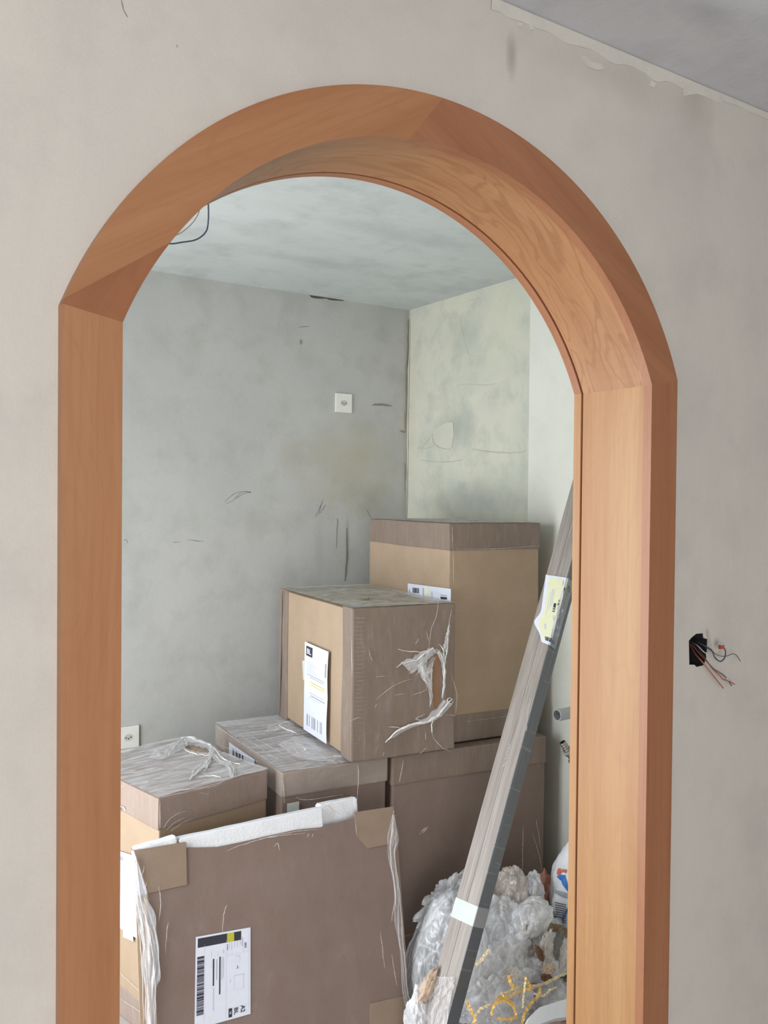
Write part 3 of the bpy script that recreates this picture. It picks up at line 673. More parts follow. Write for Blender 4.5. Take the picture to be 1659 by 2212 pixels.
strokes('torn_film', [([(890, 755), (860, 775), (825, 800), (800, 820), (745, 830), (700, 855)], .005), ([(885, 760), (845, 775), (780, 775), (710, 762)], .003), ([(905, 765), (870, 790), (840, 820), (800, 860), (765, 890)], .0025), ([(905, 760), (930, 790), (945, 850), (942, 930), (935, 1000)], .0045),
    ([(900, 800), (885, 860), (880, 940), (885, 1010), (870, 1060)], .0018), ([(860, 800), (850, 900), (860, 980)], .001), ([(985, 1015), (960, 1040), (935, 1075), (900, 1110), (850, 1135), (790, 1145), (720, 1170), (680, 1200), (642, 1242)], .0085), ([(990, 1020), (975, 1012), (962, 1022), (968, 1040), (985, 1040), (991, 1025)], .004),
    ([(900, 1110), (880, 1150), (885, 1190)], .004), ([(860, 1130), (800, 1120), (850, 1095)], .002), ([(880, 1180), (900, 1230), (940, 1270), (985, 1290)], .0012), ([(940, 860), (960, 760), (968, 640)], .003), ([(948, 830), (938, 760), (915, 740)], .003), ([(938, 1000), (948, 940), (950, 870)], .004), ([(720, 1165), (660, 1160)], .002)],
    FM, m_filmw, Mb.e, .003, Vector((0, -1, 0)), sides=7, wig=.003)
strokes('film_crease_glint', [[(915, 520), (905, 600), (880, 660), (868, 755)], [(855, 675), (868, 720)], [(600, 1020), (660, 970), (720, 935), (785, 915)], [(600, 905), (650, 902)], [(815, 710), (800, 740)], [(560, 770), (578, 825)], [(592, 1062), (602, 1045)], [(780, 1000), (830, 985), (855, 970)],
    [(985, 905), (1010, 990), (1005, 1090)], [(820, 1300), (858, 1268)], [(632, 1310), (640, 1290)], [(850, 1228), (852, 1190)], [(760, 880), (840, 810), (850, 940)], [(780, 830), (820, 860), (800, 900)], [(945, 1095), (1010, 1105)], [(960, 700), (985, 560)], [(690, 1000), (745, 990)], [(470, 700), (474, 900)], [(468, 1130), (520, 1110)]],
    FM, m_films, Mb.e, .0011, Vector((0, -1, 0)), wig=.002)
strokes('film_crease_glint', [[c3(*p) for p in L] for L in ([(500, 600), (540, 604)], [(505, 625), (542, 628)])]+[[(764, 1335+9*i), (776, 1336+9*i), (786+(i*5) % 9, 1334+9*i)] for i in range(33)], lambda x, y: Mb.front(x, y, .0010), m_films, Mb.e, .0004, Vector((0, -1, 0)), wig=.001)
filmgrid('stretch_film', lambda u, v: Vector((u*Mb.w, v*Mb.l, Mb.h+.001)), m_dust, Mb.e, 60, 80, .002, 20, seed=2)
filmgrid('stretch_film', lambda u, v: Vector((u*T1.w, v*T1.l, T1.h+.001)), m_dust, T1.e, 50, 60, .002, 20, seed=4)
def debris(name, box_, px, label, mat, s=.02):
    c = box_.M @ box_.top(*px, .003); e = empty(name, c, label, 'scrap')
    r = random.Random(int(px[0])); V, Fc = [], []
    for k in range(7):
        a = r.uniform(-.6, .6)+(pi if k % 2 else 0); L = s*r.uniform(.6, 1.3); o = Vector((r.uniform(-.3, .3)*s, r.uniform(-.3, .3)*s, .001))
        pts = smoothpath([o, o+Vector((math.cos(a), math.sin(a), .25))*L*.5, o+Vector((math.cos(a+.3), math.sin(a+.3), .1))*L], 4)
        v, f = tube_data(pts, [.0022]*len(pts), 5, .3); n0 = len(V); V += v; Fc += [tuple(n0+q for q in g) for g in f]
    mesh_obj('fibres', V, Fc, mat, e); return e
m_straw = plain('straw_scrap', (160, 140, 96), .9)
m_shred = plain('brown_scrap', (122, 106, 86), .9)
debris('straw_scrap', Mb, (790, 1296), 'small tuft of straw on top of the torn-film box', m_straw, .03)
debris('cardboard_scrap', T1, (1015, 1119), 'tiny brown scrap lying on top of the highest box', m_shred, .03)

# T1: label low on its left face, edge crease highlights
Lt = [T1.left(*p, .003) for p in ((881, 1260), (974, 1272), (974, 1322), (882, 1316))]
tl = sheet('delivery_label', Lt, m_paper, T1.e, outward=(-1, 0, 0)); B = bil(Lt)
prints(tl, B, [(.42, .02, .52, .98, m_pyel), (.375, .1, .39, .9, m_grey), (.56, .2, .60, .95, m_lgrey), (.48, .3, .49, .9, m_yel), (.78, .30, .92, .33, m_grey), (.78, .38, .92, .48, m_black), (.78, .52, .92, .55, m_grey)]
       + codebar(.12, .14, .28, .34, 8, m_black, False, 2, gm=m_grey), [('BL', .035, .18, .06, .36, m_grey, -90)], Vector((-.0012, 0, 0)))
strokes('film_crease_glint', [[(977, 1135), (977, 1160), (978, 1188)], [(979, 1190), (979, 1260)], [(986, 1186), (1080, 1185), (1168, 1178)]], lambda x, y: T1.front(x, y, .002), m_films, T1.e, .0009, Vector((0, -1, 0)))
strokes('film_crease_glint', [[(990, 1560), (1060, 1552), (1110, 1544)], [(1000, 1612), (1060, 1605), (1105, 1598)]], lambda x, y: T1.front(x, y, .002), m_films, T1.e, .0009, Vector((0, -1, 0)))
strokes('film_crease_glint', [[(1130, 1780), (1129, 1840), (1128, 1895)], [(905, 1802), (915, 1793), (925, 1785)], [(908, 1796), (920, 1786)], [(912, 1800), (922, 1790)], [(1150, 1800), (1165, 1850), (1172, 1890)], [(1158, 1770), (1168, 1830)], [(862, 1690), (872, 1640)]],
    lambda x, y: T2.front(x, y, .002), m_films, T2.e, .0013, Vector((0, -1, 0)), wig=.002)

# ------------------------------------------------------------------ leaning flat package
A = hZ(290, 1838, .63); Bq = hZ(850, 1745, .63)
xd = (Bq-A); xd.z = 0; PWd = xd.length; xd.normalize()
nrm0 = Vector((xd.y, -xd.x, 0))                      # towards camera
tilt = math.asin(.155/.63*.9)
zt = (Vector((0, 0, 1))*math.cos(tilt)-nrm0*math.sin(tilt)); PH = .63/math.cos(tilt)
yb = zt.cross(xd)                                    # away from camera
Mp = Matrix((xd, yb, zt)).transposed().to_4x4(); Mp.translation = A-zt*PH
pk = empty('flat_package', Mp.translation, 'large flat cardboard package with white foam edges leaning on the boxes', 'package', Mp.to_euler())
Mpi = Mp.inverted()
def PF(x, y, d=0): return Mpi @ hp(x, y, Mp @ Vector((0, -d, 0)), yb)
sheetpts = [(300, 1842), (402, 1832), (470, 1830), (520, 1820), (580, 1806), (640, 1793), (692, 1788), (760, 1768), (776, 1760), (850, 1748), (858, 1800), (868, 1940), (880, 2100), (893, 2260), (900, 2330), (345, 2420), (338, 2200), (332, 2040), (318, 1925), (292, 1845)]
pts = [PF(x, y) for x, y in sheetpts]
for p in pts: p.z = max(p.z, .003)
fs = prism('front_sheet', pts, (0, .006, 0), m_cardf, pk); fs['label'] = 'brown film-wrapped front sheet'
box('core', (.03, .012, .003), (PWd-.03, .050, PH-.06), m_card, pk, bevel=.002)
box('back_sheet', (.01, .058, .003), (PWd-.01, .064, PH-.02), m_card, pk)
def foam(x0, x1, z0, ztop0, ztop1, y0, y1, seed):
    bm = bmesh.new(); bmesh.ops.create_cube(bm, size=1); bmesh.ops.subdivide_edges(bm, edges=bm.edges[:], cuts=8, use_grid_fill=True)
    for v in bm.verts:
        u, w, t = v.co.x+.5, v.co.y+.5, v.co.z+.5
        zt_ = ztop0+(ztop1-ztop0)*u
        v.co = Vector((x0+(x1-x0)*u, y0+(y1-y0)*w, z0+(zt_-z0)*t))
    sharp = [e for e in bm.edges if e.calc_face_angle(0) > .7]
    bmesh.ops.bevel(bm, geom=sharp, offset=.004, segments=2, affect='EDGES')
    for v in bm.verts: v.co += noise.noise_vector(v.co*30+Vector((seed, 0, 0)))*.0025
    me = bpy.data.meshes.new('foam_block'); bm.to_mesh(me); bm.free(); me.materials.append(m_foam); me.polygons.foreach_set('use_smooth', [False]*len(me.polygons))
    o = bpy.data.objects.new('foam_block', me); col.objects.link(o); o.parent = pk; return o
p1, p2 = PF(292, 1833), PF(384, 1812); foam(p1.x, p2.x, PH-.12, p1.z+.0, p2.z+.006, .008, .056, 1)
p1, p2 = PF(388, 1812), PF(698, 1745); foam(p1.x, p2.x, PH-.12, p1.z+.0, p2.z+.0, .008, .056, 2)
p1, p2 = PF(696, 1740), PF(780, 1724); foam(p1.x+.004, p2.x, PH-.12, p1.z+.0, p2.z+.0, .030, .070, 3)
for poly in ([(290, 1840), (402, 1820), (404, 1911), (322, 1929), (306, 1885)], [(765, 1755), (850, 1742), (858, 1800), (850, 1820), (795, 1833), (771, 1806)], [(800, 2212), (800, 2168), (880, 2150), (900, 2240), (904, 2300), (800, 2310)]):
    prism('corner_protector', [PF(x, y, .0035) for x, y in poly], (0, .0032, 0), m_prot, pk)
q0, q1 = PF(290, 1840), PF(402, 1820); box('corner_flap', (q0.x, -.003, q0.z-.001), (q1.x-.004, .052, q0.z+.003), m_prot, pk)
# label on the package
Lp = [PF(*p, .0015) for p in ((423, 2024), (541, 2003), (541, 2190), (420, 2224))]
pl = sheet('delivery_label', Lp, m_paper, pk, outward=(0, -1, 0)); pl['label'] = 'white delivery label with black and yellow bar and barcode'; B = bil(Lp)
rects = [(.035, .022, .565, .125, m_black), (.565, .022, .695, .125, m_yel), (.695, .022, .825, .125, m_black)]
rects += codebar(.03, .225, .155, .865, 26, m_black, True, 11, gm=m_grey)
rects += [(.31, .28, .335, .58, m_black), (.425, .27, .45, .69, m_black), (.375, .29, .385, .52, m_grey), (.47, .28, .478, .53, m_grey), (.50, .28, .507, .51, m_grey), (.29, .29, .297, .38, m_lgrey), (.28, .19, .287, .26, m_lgrey), (.395, .2, .4, .26, m_lgrey), (.315, .6, .335, .85, m_lgrey)]
rects += [(.5, .2, .507, .24, m_grey), (.57, .145, .58, .215, m_black), (.61, .13, .615, .2, m_grey), (.65, .13, .655, .22, m_grey), (.70, .13, .706, .2, m_grey), (.75, .12, .756, .2, m_grey), (.80, .1, .815, .18, m_lgrey), (.84, .1, .85, .2, m_grey)]
# thin frame lines and the little drawing
ln_ = .004
rects += [(.55, .10, .55+ln_, .98, m_lgrey), (.55, .27, .97, .27+.003, m_lgrey), (.86, .10, .86+ln_, .27, m_lgrey), (.55, .875, .97, .878, m_lgrey), (.96, .03, .96+ln_, .95, m_lgrey), (.16, .1, .163, .97, m_lgrey),
          (.70, .52, .88, .523, m_grey), (.70, .68, .90, .682, m_lgrey), (.87, .52, .874, .68, m_grey), (.695, .52, .699, .68, m_lgrey), (.72, .30, .80, .303, m_grey), (.72, .37, .80, .373, m_lgrey), (.80, .30, .803, .37, m_grey),
          (.73, .44, .79, .446, m_grey), (.75, .41, .77, .44, m_grey), (.62, .55, .635, .59, m_lgrey)]
rects += [(.60, .875, .665, 1-.025, m_black)]
prints(pl, B, rects, [('A2', .82, .875, .90, .955, m_black, 90), ('BL', .70, .885, .77, .96, m_black, 90), ('003', .885, .165, .925, .225, m_black, 90), ('10', .615, .91, .65, .94, m_white, 90)], Vector((0, -.0009, 0)))
# film round the package
m_filmL = film('side_film_dense', (.80, .81, .88), lo=.35, hi=.85, sc=2.4, stretch=(4, 3, 1), emptyish=.46, uvs=True)
m_filmR = film('side_film_thin', (.82, .80, .82), lo=.10, hi=.6, sc=2.4, stretch=(4, 3, 1), emptyish=.5, uvs=True)
PF2 = lambda x, y: PF(x, y, .0045)
ribbon('stretch_film', [(290, 1850), (289, 1935), (300, 2000), (309, 2100), (313, 2240)], [(295, 1850), (312, 1930), (328, 1960), (340, 2030), (346, 2100), (338, 2140), (337, 2240)], m_filmL, pk, PF2, amp=.007, seed=1, edge=.010)
ribbon('stretch_film', [(846, 1760), (836, 1805), (838, 1850), (849, 1920), (850, 1985), (862, 2050), (868, 2140), (886, 2230)], [(852, 1760), (860, 1808), (852, 1850), (862, 1920), (868, 2000), (874, 2080), (880, 2150), (896, 2200), (900, 2230)], m_filmR, pk, PF2, amp=.005, seed=2, edge=.008)
strokes('torn_film', [([(851, 1752), (846, 1790), (842, 1840), (850, 1900), (856, 1960)], .0022), ([(855, 1790), (853, 1850), (862, 1930), (868, 2010)], .0022), ([(866, 2000), (874, 2080), (880, 2140), (896, 2190)], .0025), ([(858, 1800), (852, 1812), (845, 1830)], .002)], PF2, m_filmw, pk, .002, Vector((0, -1, 0)), wig=.004)
strokes('film_crease_glint', [[(292, 1880), (297, 1950), (310, 2010), (316, 2100), (320, 2212)], [(300, 1930), (318, 1990), (330, 2060), (336, 2140), (333, 2212)], [(296, 1900), (308, 1960), (322, 2000), (334, 2040)], [(305, 1990), (314, 2060), (318, 2130), (326, 2212)], [(310, 2212), (308, 2120), (302, 2030), (294, 1960)], [(324, 1975), (338, 2030), (344, 2090), (338, 2120)]], lambda x, y: PF(x, y, .012), m_filmw, pk, .0016, Vector((0, -1, 0)), wig=.003)
strokes('film_crease_glint', [[(343, 1912), (347, 1950), (344, 1992)], [(363, 1990), (360, 2015), (357, 2060)], [(821, 2012), (826, 2050), (831, 2092)], [(846, 2060), (852, 2100), (858, 2130)], [(592, 1830), (600, 1822), (604, 1836)], [(490, 1838), (520, 1826), (580, 1808), (640, 1796), (690, 1792)],
    [(560, 1812), (600, 1806), (660, 1799)], [(665, 1808), (668, 1800)], [(674, 1808), (676, 1801)], [(846, 1990), (850, 1960), (856, 1940)], [(300, 1905), (310, 1880), (312, 1870)], [(310, 1925), (318, 1905)], [(480, 2018), (484, 1970), (492, 1955)], [(770, 1800), (768, 1780)]], PF2, m_films, pk, .0011, Vector((0, -1, 0)), wig=.002)
q = PF(700, 1780); strokes('torn_film', [([(690, 1750), (705, 1745), (720, 1755), (735, 1765)], .003), ([(700, 1745), (712, 1738), (722, 1742)], .003)], lambda x, y: PF(x, y, -.01), m_films, pk, .002, Vector((0, 0, 1)), wig=.004)

# ------------------------------------------------------------------ leaning profile bundle
Bp = hp(934, 2315, (0, 0, 0), (0, 0, 1)); Tp = hX(1318, 900, 2.33)
Ax = (Tp-Bp); Ln_ = Ax.length; Ax.normalize(); Un = Ax.cross(Vector((0, 0, 1))).normalized(); Vn = Ax.cross(Un)
Mq = Matrix((Un, Vn, Ax)).transposed().to_4x4(); Mq.translation = Bp
wu, wv = .083, .056
bd = empty('profile_bundle', Bp, 'long grey-brown bundle of trim boards in film leaning to the right', 'boards', Mq.to_euler())
Mqi = Mq.inverted(); x0 = -.060
bot = .05
b1 = box('trim_board', (x0, -.028, bot), (x0+.040, wv-.030, Ln_), m_prof, bd, bevel=.0012)
b2 = box('trim_board', (x0+.0405, -.028, bot), (x0+wu-.002, wv-.030, Ln_), m_prof, bd, bevel=.0012)
b3 = box('wrapped_edge', (x0+wu-.002, -.0285, bot), (x0+wu+.001, wv-.029, Ln_), m_wrapd, bd); b3['label'] = 'dark film-covered narrow side'
yf = -.0285
def PQ(x, y, d=0): return Mqi @ hp(x, y, Mq @ Vector((0, yf-d, 0)), Vn)
def bandat(xp, yp, L):
    z = PQ(xp, yp).z
    e = .0008
    box('tape_band', (x0-e, yf-e, z-L/2), (x0+wu-.001, yf+.001, z+L/2), m_tapew, bd)
    o = box('tape_band', (x0+wu-.001, yf-e, z-L/2), (x0+wu+.002, wv-.028, z+L/2), m_tapeg, bd)
bandat(1005, 1970, .055)
strokes('film_crease_glint', [[(1139, 1555), (1143, 1530), (1150, 1505)], [(1137, 1580), (1139, 1568)]]+[[(1092+2*k, 1640-7*k), (1098+2*k, 1634-7*k)] for k in range(5)]+[[(1085, 1658), (1097, 1645)], [(950, 2120), (958, 2100)], [(930, 2190), (960, 2150)]], PQ, m_filmw, bd, .0012, Vector((0, -1, 0)))
# film bunched over the lower end
def PQf(x, y): return PQ(x, y, .004)
ribbon('stretch_film', [(936, 2110), (922, 2160), (905, 2260)], [(985, 2110), (975, 2160), (960, 2260)], m_filmR, bd, PQf, amp=.002, seed=6, nv=60, edge=.006)
# curled label (outline with torn corners)
def curled():
    TLc, TRc, BRc, BLc = PQ(1180, 1242), PQ(1247, 1252), PQ(1205, 1399), PQ(1162, 1386)
    B_ = bil((TLc, TRc, BRc, BLc)); n = 24; V, Fc = [], []
    def P(u, v):
        p = B_(u, v)
        over = max(0, x0-p.x); right = max(0, p.x-(x0+wu))
        lift = .0025+.9*over*.35
        # left edge bulges out around v=.72, narrows at the bottom corner
        dx = 0
        if u < .5: dx = -(.5-u)*2*(.022*math.exp(-((v-.72)/.10)**2))+(.5-u)*2*.016*max(0, v-.82)/.18
        if right > 0: return Vector((x0+wu+.003, yf+right, p.z))
        return Vector((p.x+dx, yf-lift, p.z))
    for L in (0, 1):
        for j in range(n+1):
            for i in range(n+1): V.append(P(i/n, j/n)+Vector((0, -.0007*(1-L), 0)))
    k = (n+1)**2
    for j in range(n):
        for i in range(n): a = j*(n+1)+i; Fc += [(a, a+1, a+n+2, a+n+1), (k+a, k+a+n+1, k+a+n+2, k+a+1)]
    per = list(range(n))+[j*(n+1)+n for j in range(n)]+[n*(n+1)+i for i in range(n, 0, -1)]+[j*(n+1) for j in range(n, 0, -1)]
    for a, b in zip(per, per[1:]+per[:1]): Fc.append((a, a+k, b+k, b))
    o = flip_fix(mesh_obj('delivery_label', V, Fc, m_paper, bd)); o['label'] = 'curled white and pale yellow paper label'
    off = Vector((0, -.0012, 0))
    rects = [(.12, .03, .62, .93, m_papery), (.62, .03, .92, .40, m_papery), (.60, .3, .66, .42, m_papery), (.42, .42, .50, .56, m_black)]
    rects[-1] = (.44, .40, .53, .53, m_black)
    rects += codebar(.30, .90, .86, .955, 14, m_black, False, 21, gm=m_grey)
    rects += [(.30, .2, .33, .5, m_lgrey), (.36, .2, .385, .45, m_lgrey), (.24, .25, .26, .6, m_lgrey), (.30, .72, .36, .8, m_lgrey), (.66, .15, .675, .26, m_black), (.60, .05, .62, .12, m_grey), (.70, .1, .708, .28, m_grey), (.60, .33, .61, .48, m_grey), (.66, .34, .67, .5, m_grey), (.78, .33, .79, .45, m_grey), (.82, .33, .83, .45, m_grey),
              (.36, .755, .72, .758, m_grey), (.50, .58, .60, .585, m_grey), (.50, .62, .60, .625, m_grey), (.50, .58, .505, .62, m_grey), (.595, .58, .6, .65, m_grey), (.55, .59, .56, .66, m_grey)]
    prints(o, P, rects, [('BL', .80, .08, .97, .30, m_black, 90), ('10', .45, .465, .52, .52, m_white, 90), ('009', .76, .56, .83, .64, m_black, 90), ('A2', .72, .715, .82, .78, m_black, 90), ('10', .74, .82, .82, .88, m_black, 90), ('V1 .00', .575, .34, .64, .42, m_black, 90), ('A 1.00', .70, .40, .74, .49, m_black, 90)], off)
curled()

# ------------------------------------------------------------------ sockets
def socket(c, label):
    e = empty('wall_socket', c, label, 'socket', group='white wall sockets')
    box('face_plate', (-.043, -.009, -.043), (.043, .0, .043), m_plast, e, bevel=.002)
    V, Fc = [], []; n = 40          # recessed round-ended hexagonal insert
    def ring(s, y):
        for k in range(n):
            t = 2*pi*k/n; V.append(Vector((s*.0165*math.cos(t)*(1.0 if abs(math.cos(t)) < .9 else 1.06), y, s*.0125*math.sin(t))))
    ring(1.08, -.0092); ring(1.0, -.0100); ring(.94, -.0094)
    for r in range(2):
        for k in range(n): a = r*n+k; b = r*n+(k+1) % n; Fc.append((a, b, b+n, a+n))
    Fc.append(tuple(2*n+k for k in range(n)))
    ins = flip_fix(mesh_obj('insert', V, Fc, plain('insert_plastic', (196, 196, 190), .4), e))
    for dx, dz in ((-.0095, 0), (.0095, 0), (0, -.0045)):
        pts = oval(Vector((dx, -.0102, dz)), .0024, .0024, Vector((1, 0, 0)), Vector((0, 0, 1)), 12)
        prism('pin_hole', pts, (0, .002, 0), m_dark, e)
    return e
socket(hY(741, 871, YR), 'white wall socket high on the back wall, near the corner')
socket(hY(276, 1592, YR), 'white wall socket low on the back wall, half hidden by the arch jamb')

# ------------------------------------------------------------------ pipe and valve stub on the right wall
pe = hX(1203, 1545, 2.27)
pp = empty('drain_pipe', pe, 'short open grey plastic drain pipe sticking out of the right wall', 'pipe')
lathe_x('pipe_wall', [(.125, .0215), (.04, .0215), (.002, .0215), (0, .0208), (0, .0178), (.03, .0176), (.125, .0176)], m_pvc, pp)
lathe_x('socket_ring', [(.100, .0215), (.085, .0255), (.104, .0255)], m_pvc, pp)
lathe_x('inner_stop', [(.06, .0176), (.06, .0005)], plain('pipe_inside', (90, 96, 100), .6), pp)
va = hX(1215, 1603, 2.31); vb = hX(1243, 1648, 2.36); dv = (vb-va)
vv = empty('water_fitting', va, 'small metal threaded water fitting on the right wall below the drain pipe', 'fitting', dv.to_track_quat('X', 'Z').to_euler())
L = dv.length
pr = [(0, .0085), (0, .0115)]+[(x*L, .0115 if k % 2 else .0135) for k, x in enumerate((.05, .1, .15, .2, .25, .3))]+[(.34*L, .017), (.55*L, .018), (.56*L, .013), (.8*L, .013), (.82*L, .02), (1.3*L, .02)]
lathe_x('fitting_body', pr, m_steel, vv, 24); lathe_x('bore', [(0.001, .0088), (.015, .0088), (.016, .0005)], m_dark, vv, 16)
for k in range(6):
    tube('thread_wrap', [Vector(((.36+.03*k)*L, .019*math.cos(a+k), .019*math.sin(a+k))) for a in (0, 1, 2, 3, 4)], .0012, m_filmw if k % 2 else m_shred, vv, 5, 3)

# ------------------------------------------------------------------ wires
def wire(label, pts, r, mat, Pfn, group=None, name='electric_wire', fwd=None):
    P3_ = []
    for i, q in enumerate(pts):
        d = q[2] if len(q) > 2 else .01
        P3_.append(hY(q[0], q[1], YW-d) if Pfn is None else Pfn(*q[:2]))
    c = P3_[0].copy(); o = tube(name, [p-c for p in P3_], r, mat, None, 8, 8); o.location = c
    return tag(o, label, 'wire', group)
m_red = plain('red_wire', (186, 104, 88), .5); m_blue = plain('blue_wire', (66, 78, 98), .5); m_yg = plain('olive_wire', (100, 102, 86), .5)
m_ww = plain('white_wire', (196, 188, 184), .5); m_gw = plain('grey_wire', (92, 92, 90), .5); m_tw = plain('teal_wire', (96, 116, 112), .5); m_conn = plain('orange_connector', (176, 92, 66), .4); m_clr = plain('clear_connector', (204, 204, 200), .2)
q4 = lambda x, y, d=.01: (1470+x/11.06, 1340+y/11.06, d)
G = 'wires coming out of the wall hole'
wire('longest straight red wire hanging down from the wall hole', [q4(215, 560, -.045), q4(350, 800, -.01), q4(500, 970, .012), q4(700, 1220, .02), q4(870, 1430, .02), q4(1020, 1620, .016)], .0013, m_red, None, G)
wire('bent red wire ending rightmost below the wall hole', [q4(240, 540, -.045), q4(460, 800, -.01), q4(640, 990, .012), q4(780, 1170, .02), q4(940, 1320, .02), q4(1010, 1410, .02), q4(1130, 1440, .018), q4(1290, 1530, .016)], .0013, m_red, None, G)
wire('dark grey wire with white tip hanging from the wall hole', [q4(330, 540, -.045), q4(480, 760, -.01), q4(640, 985, .016), q4(780, 1150, .023), q4(920, 1240, .024), q4(1010, 1300, .024), q4(1100, 1390, .022), q4(1220, 1560, .02)], .0012, m_gw, None, G)
tw = wire('white wire poking up beside the wall hole', [q4(250, 520, -.045), q4(400, 600, -.01), q4(600, 780, .008), q4(760, 700, .014), q4(720, 480, .014), q4(680, 230, .012)], .0012, m_ww, None, G)
bwire = empty('electric_wire', hY(1530, 1400, YW-.01), 'blue looped wire with an orange connector at its end', 'wire', group=G)
pts = [hY(q[0], q[1], YW-q[2])-bwire.location for q in (q4(260, 420, -.045), q4(450, 540, -.01), q4(700, 680, .012), q4(770, 760, .02), q4(830, 900, .025), q4(950, 980, .028), q4(1050, 900, .028), q4(1075, 760, .026), q4(1045, 660, .024))]
tube('conductor', pts, .0014, m_blue, bwire, 8, 8)
cc = hY(*q4(975, 620)[:2], YW-.024)-bwire.location
cn = box('connector', tuple(cc+Vector((-.0055, -.004, -.0055))), tuple(cc+Vector((.0055, .004, .003))), m_conn, bwire, bevel=.0008)
box('connector_cap', tuple(cc+Vector((-.0058, -.0042, .003))), tuple(cc+Vector((.0058, .0042, .0065))), m_clr, bwire, bevel=.0008)
wire('thin olive wire curling to the right past the connector', [q4(300, 450, -.045), q4(520, 590, -.01), q4(740, 720, .012), q4(860, 820, .018), q4(1000, 860, .02), q4(1120, 850, .02), q4(1250, 800, .02), q4(1340, 840, .02), q4(1430, 975, .018)], .0009, m_yg, None, G)
a = hY(*q4(1090, 1380)[:2], YW-.024); tipv = hY(*q4(1150, 1440)[:2], YW-.024)
tb = tube('bare_tip', [a-Vector((0, .001, 0)), tipv-Vector((0, .001, 0))], .0017, m_clr, None, 6, 0)
gw = [o for o in col.objects if o.get('label', '').startswith('dark grey wire')][0]; tb.parent = gw; tb.matrix_parent_inverse = Matrix.Translation(gw.location).inverted()
# ceiling cables in the far room
PC = lambda x, y: hY(x, y, 2.29)
wire('thicker dark cable dangling from the ceiling behind the arch', [(449, 385), (450, 440), (450, 475), (445, 500), (425, 517), (395, 523), (360, 525), (320, 500), (300, 400)], .0022, m_blue, PC, 'cables hanging from the far ceiling', 'ceiling_cable')
wire('thin brown cable dangling from the ceiling behind the arch', [(436, 388), (434, 440), (424, 470), (405, 492), (380, 508), (340, 515), (290, 380)], .0013, plain('brown_cable', (150, 138, 134), .5), PC, 'cables hanging from the far ceiling', 'ceiling_cable')

# ------------------------------------------------------------------ rubbish heap
def blob(name, label, cat, c, rad, mat, seed=0, amp=.25, sub=5, freq=2.2, group=None, base=None, squash=1.0, rot=0, sharp=1.0):
    bm = bmesh.new(); bmesh.ops.create_icosphere(bm, subdivisions=sub, radius=1)
    for v in bm.verts:
        n = v.co.normalized(); q = n*freq+Vector((seed*3.1, seed*1.7, seed))
        h = noise.noise(q)*.9+noise.noise(q*4.6)*.12*sharp
        dv, _p = noise.voronoi(n*freq*1.3+Vector((seed*2.3, seed, 0))); dv2, _p = noise.voronoi(n*freq*3+Vector((seed*.3, seed, 1)))
        h += (dv[1]-dv[0])*1.1*sharp+(dv2[1]-dv2[0])*.35*sharp
        v.co = n*(1+amp*(h-.5))
    rm = Matrix.Rotation(rot, 3, 'Y')
    for v in bm.verts:
        v.co = rm @ Vector((v.co.x*rad[0], v.co.y*rad[1], v.co.z*rad[2]))
    zmin = -c[2]+.002
    for v in bm.verts:
        if v.co.z < zmin: v.co.z = zmin+.002*noise.noise(v.co*50)
    me = bpy.data.meshes.new(name); bm.to_mesh(me); bm.free(); me.materials.append(mat); me.polygons.foreach_set('use_smooth', [True]*len(me.polygons))
    o = bpy.data.objects.new(name, me); col.objects.link(o); o.location = c
    return tag(o, label, cat, group)
def at(x, y, Y): return hY(x, y, Y)
GB = 'crumpled clear plastic bags in the heap'
blob('plastic_bag', 'largest shiny clear plastic bag, left of the leaning boards', 'plastic bag', at(962, 2075, 2.16), (.125, .13, .215), m_bag, 1, .11, 6, 1.5, GB, rot=.25, sharp=.8)
blob('plastic_bag', 'loose gathered neck of clear plastic spread above the largest bag', 'plastic bag', at(965, 1950, 2.22), (.115, .05, .06), m_bag, 2, .42, 6, 2.4, GB, rot=-.55)
blob('plastic_bag', 'dusty brown-tinged plastic bag topping the heap right of the boards', 'plastic bag', at(1098, 1932, 2.20), (.065, .07, .095), m_bagd, 3, .22, 6, 1.8, GB, rot=.2)
blob('plastic_bag', 'small upright clear bag lobe next to the terracotta sack', 'plastic bag', at(1150, 1925, 2.16), (.042, .04, .062), m_bag, 4, .2, 6, 1.6, GB)
blob('plastic_bag', 'milky rounded plastic bag in the middle right of the heap', 'plastic bag', at(1145, 1985, 2.06), (.085, .06, .055), m_bag2, 5, .16, 6, 1.4, GB, rot=-.35, sharp=.8)
blob('plastic_bag', 'clear plastic bag wedged just right of the leaning boards', 'plastic bag', at(1072, 2030, 2.13), (.095, .09, .13), m_bag, 6, .2, 6, 1.7, GB, rot=.2)
blob('plastic_bag', 'wide clear plastic bag low at the foot of the boards', 'plastic bag', at(1068, 2150, 2.06), (.14, .12, .12), m_bag2, 7, .28, 6, 2.2, GB)
blob('plastic_bag', 'shiny plastic bag low at the right behind yellow straps', 'plastic bag', at(1185, 2165, 1.98), (.085, .07, .07), m_bag, 8, .3, 5, 2.2, GB)
blob('plastic_bag', 'narrow white plastic bag at the bottom, left of the boards', 'plastic bag', at(905, 2215, 2.02), (.045, .04, .10), m_bag2, 9, .25, 5, 2, GB)
blob('rubble_sack', 'pale grey rubbish sack forming the base of the heap', 'sack', (1.90, 2.14, .10), (.27, .17, .15), m_bag2, 10, .25, 5, 2.6)
m_terra = plain('terracotta_sack_cloth', (176, 122, 106), .75, bump=.4, sc=18)
blob('terracotta_sack', 'crumpled terracotta sack between big box and blue-and-white sack', 'sack', at(1178, 2030, 2.25), (.070, .055, .235), m_terra, 12, .14, 5, 3.2)
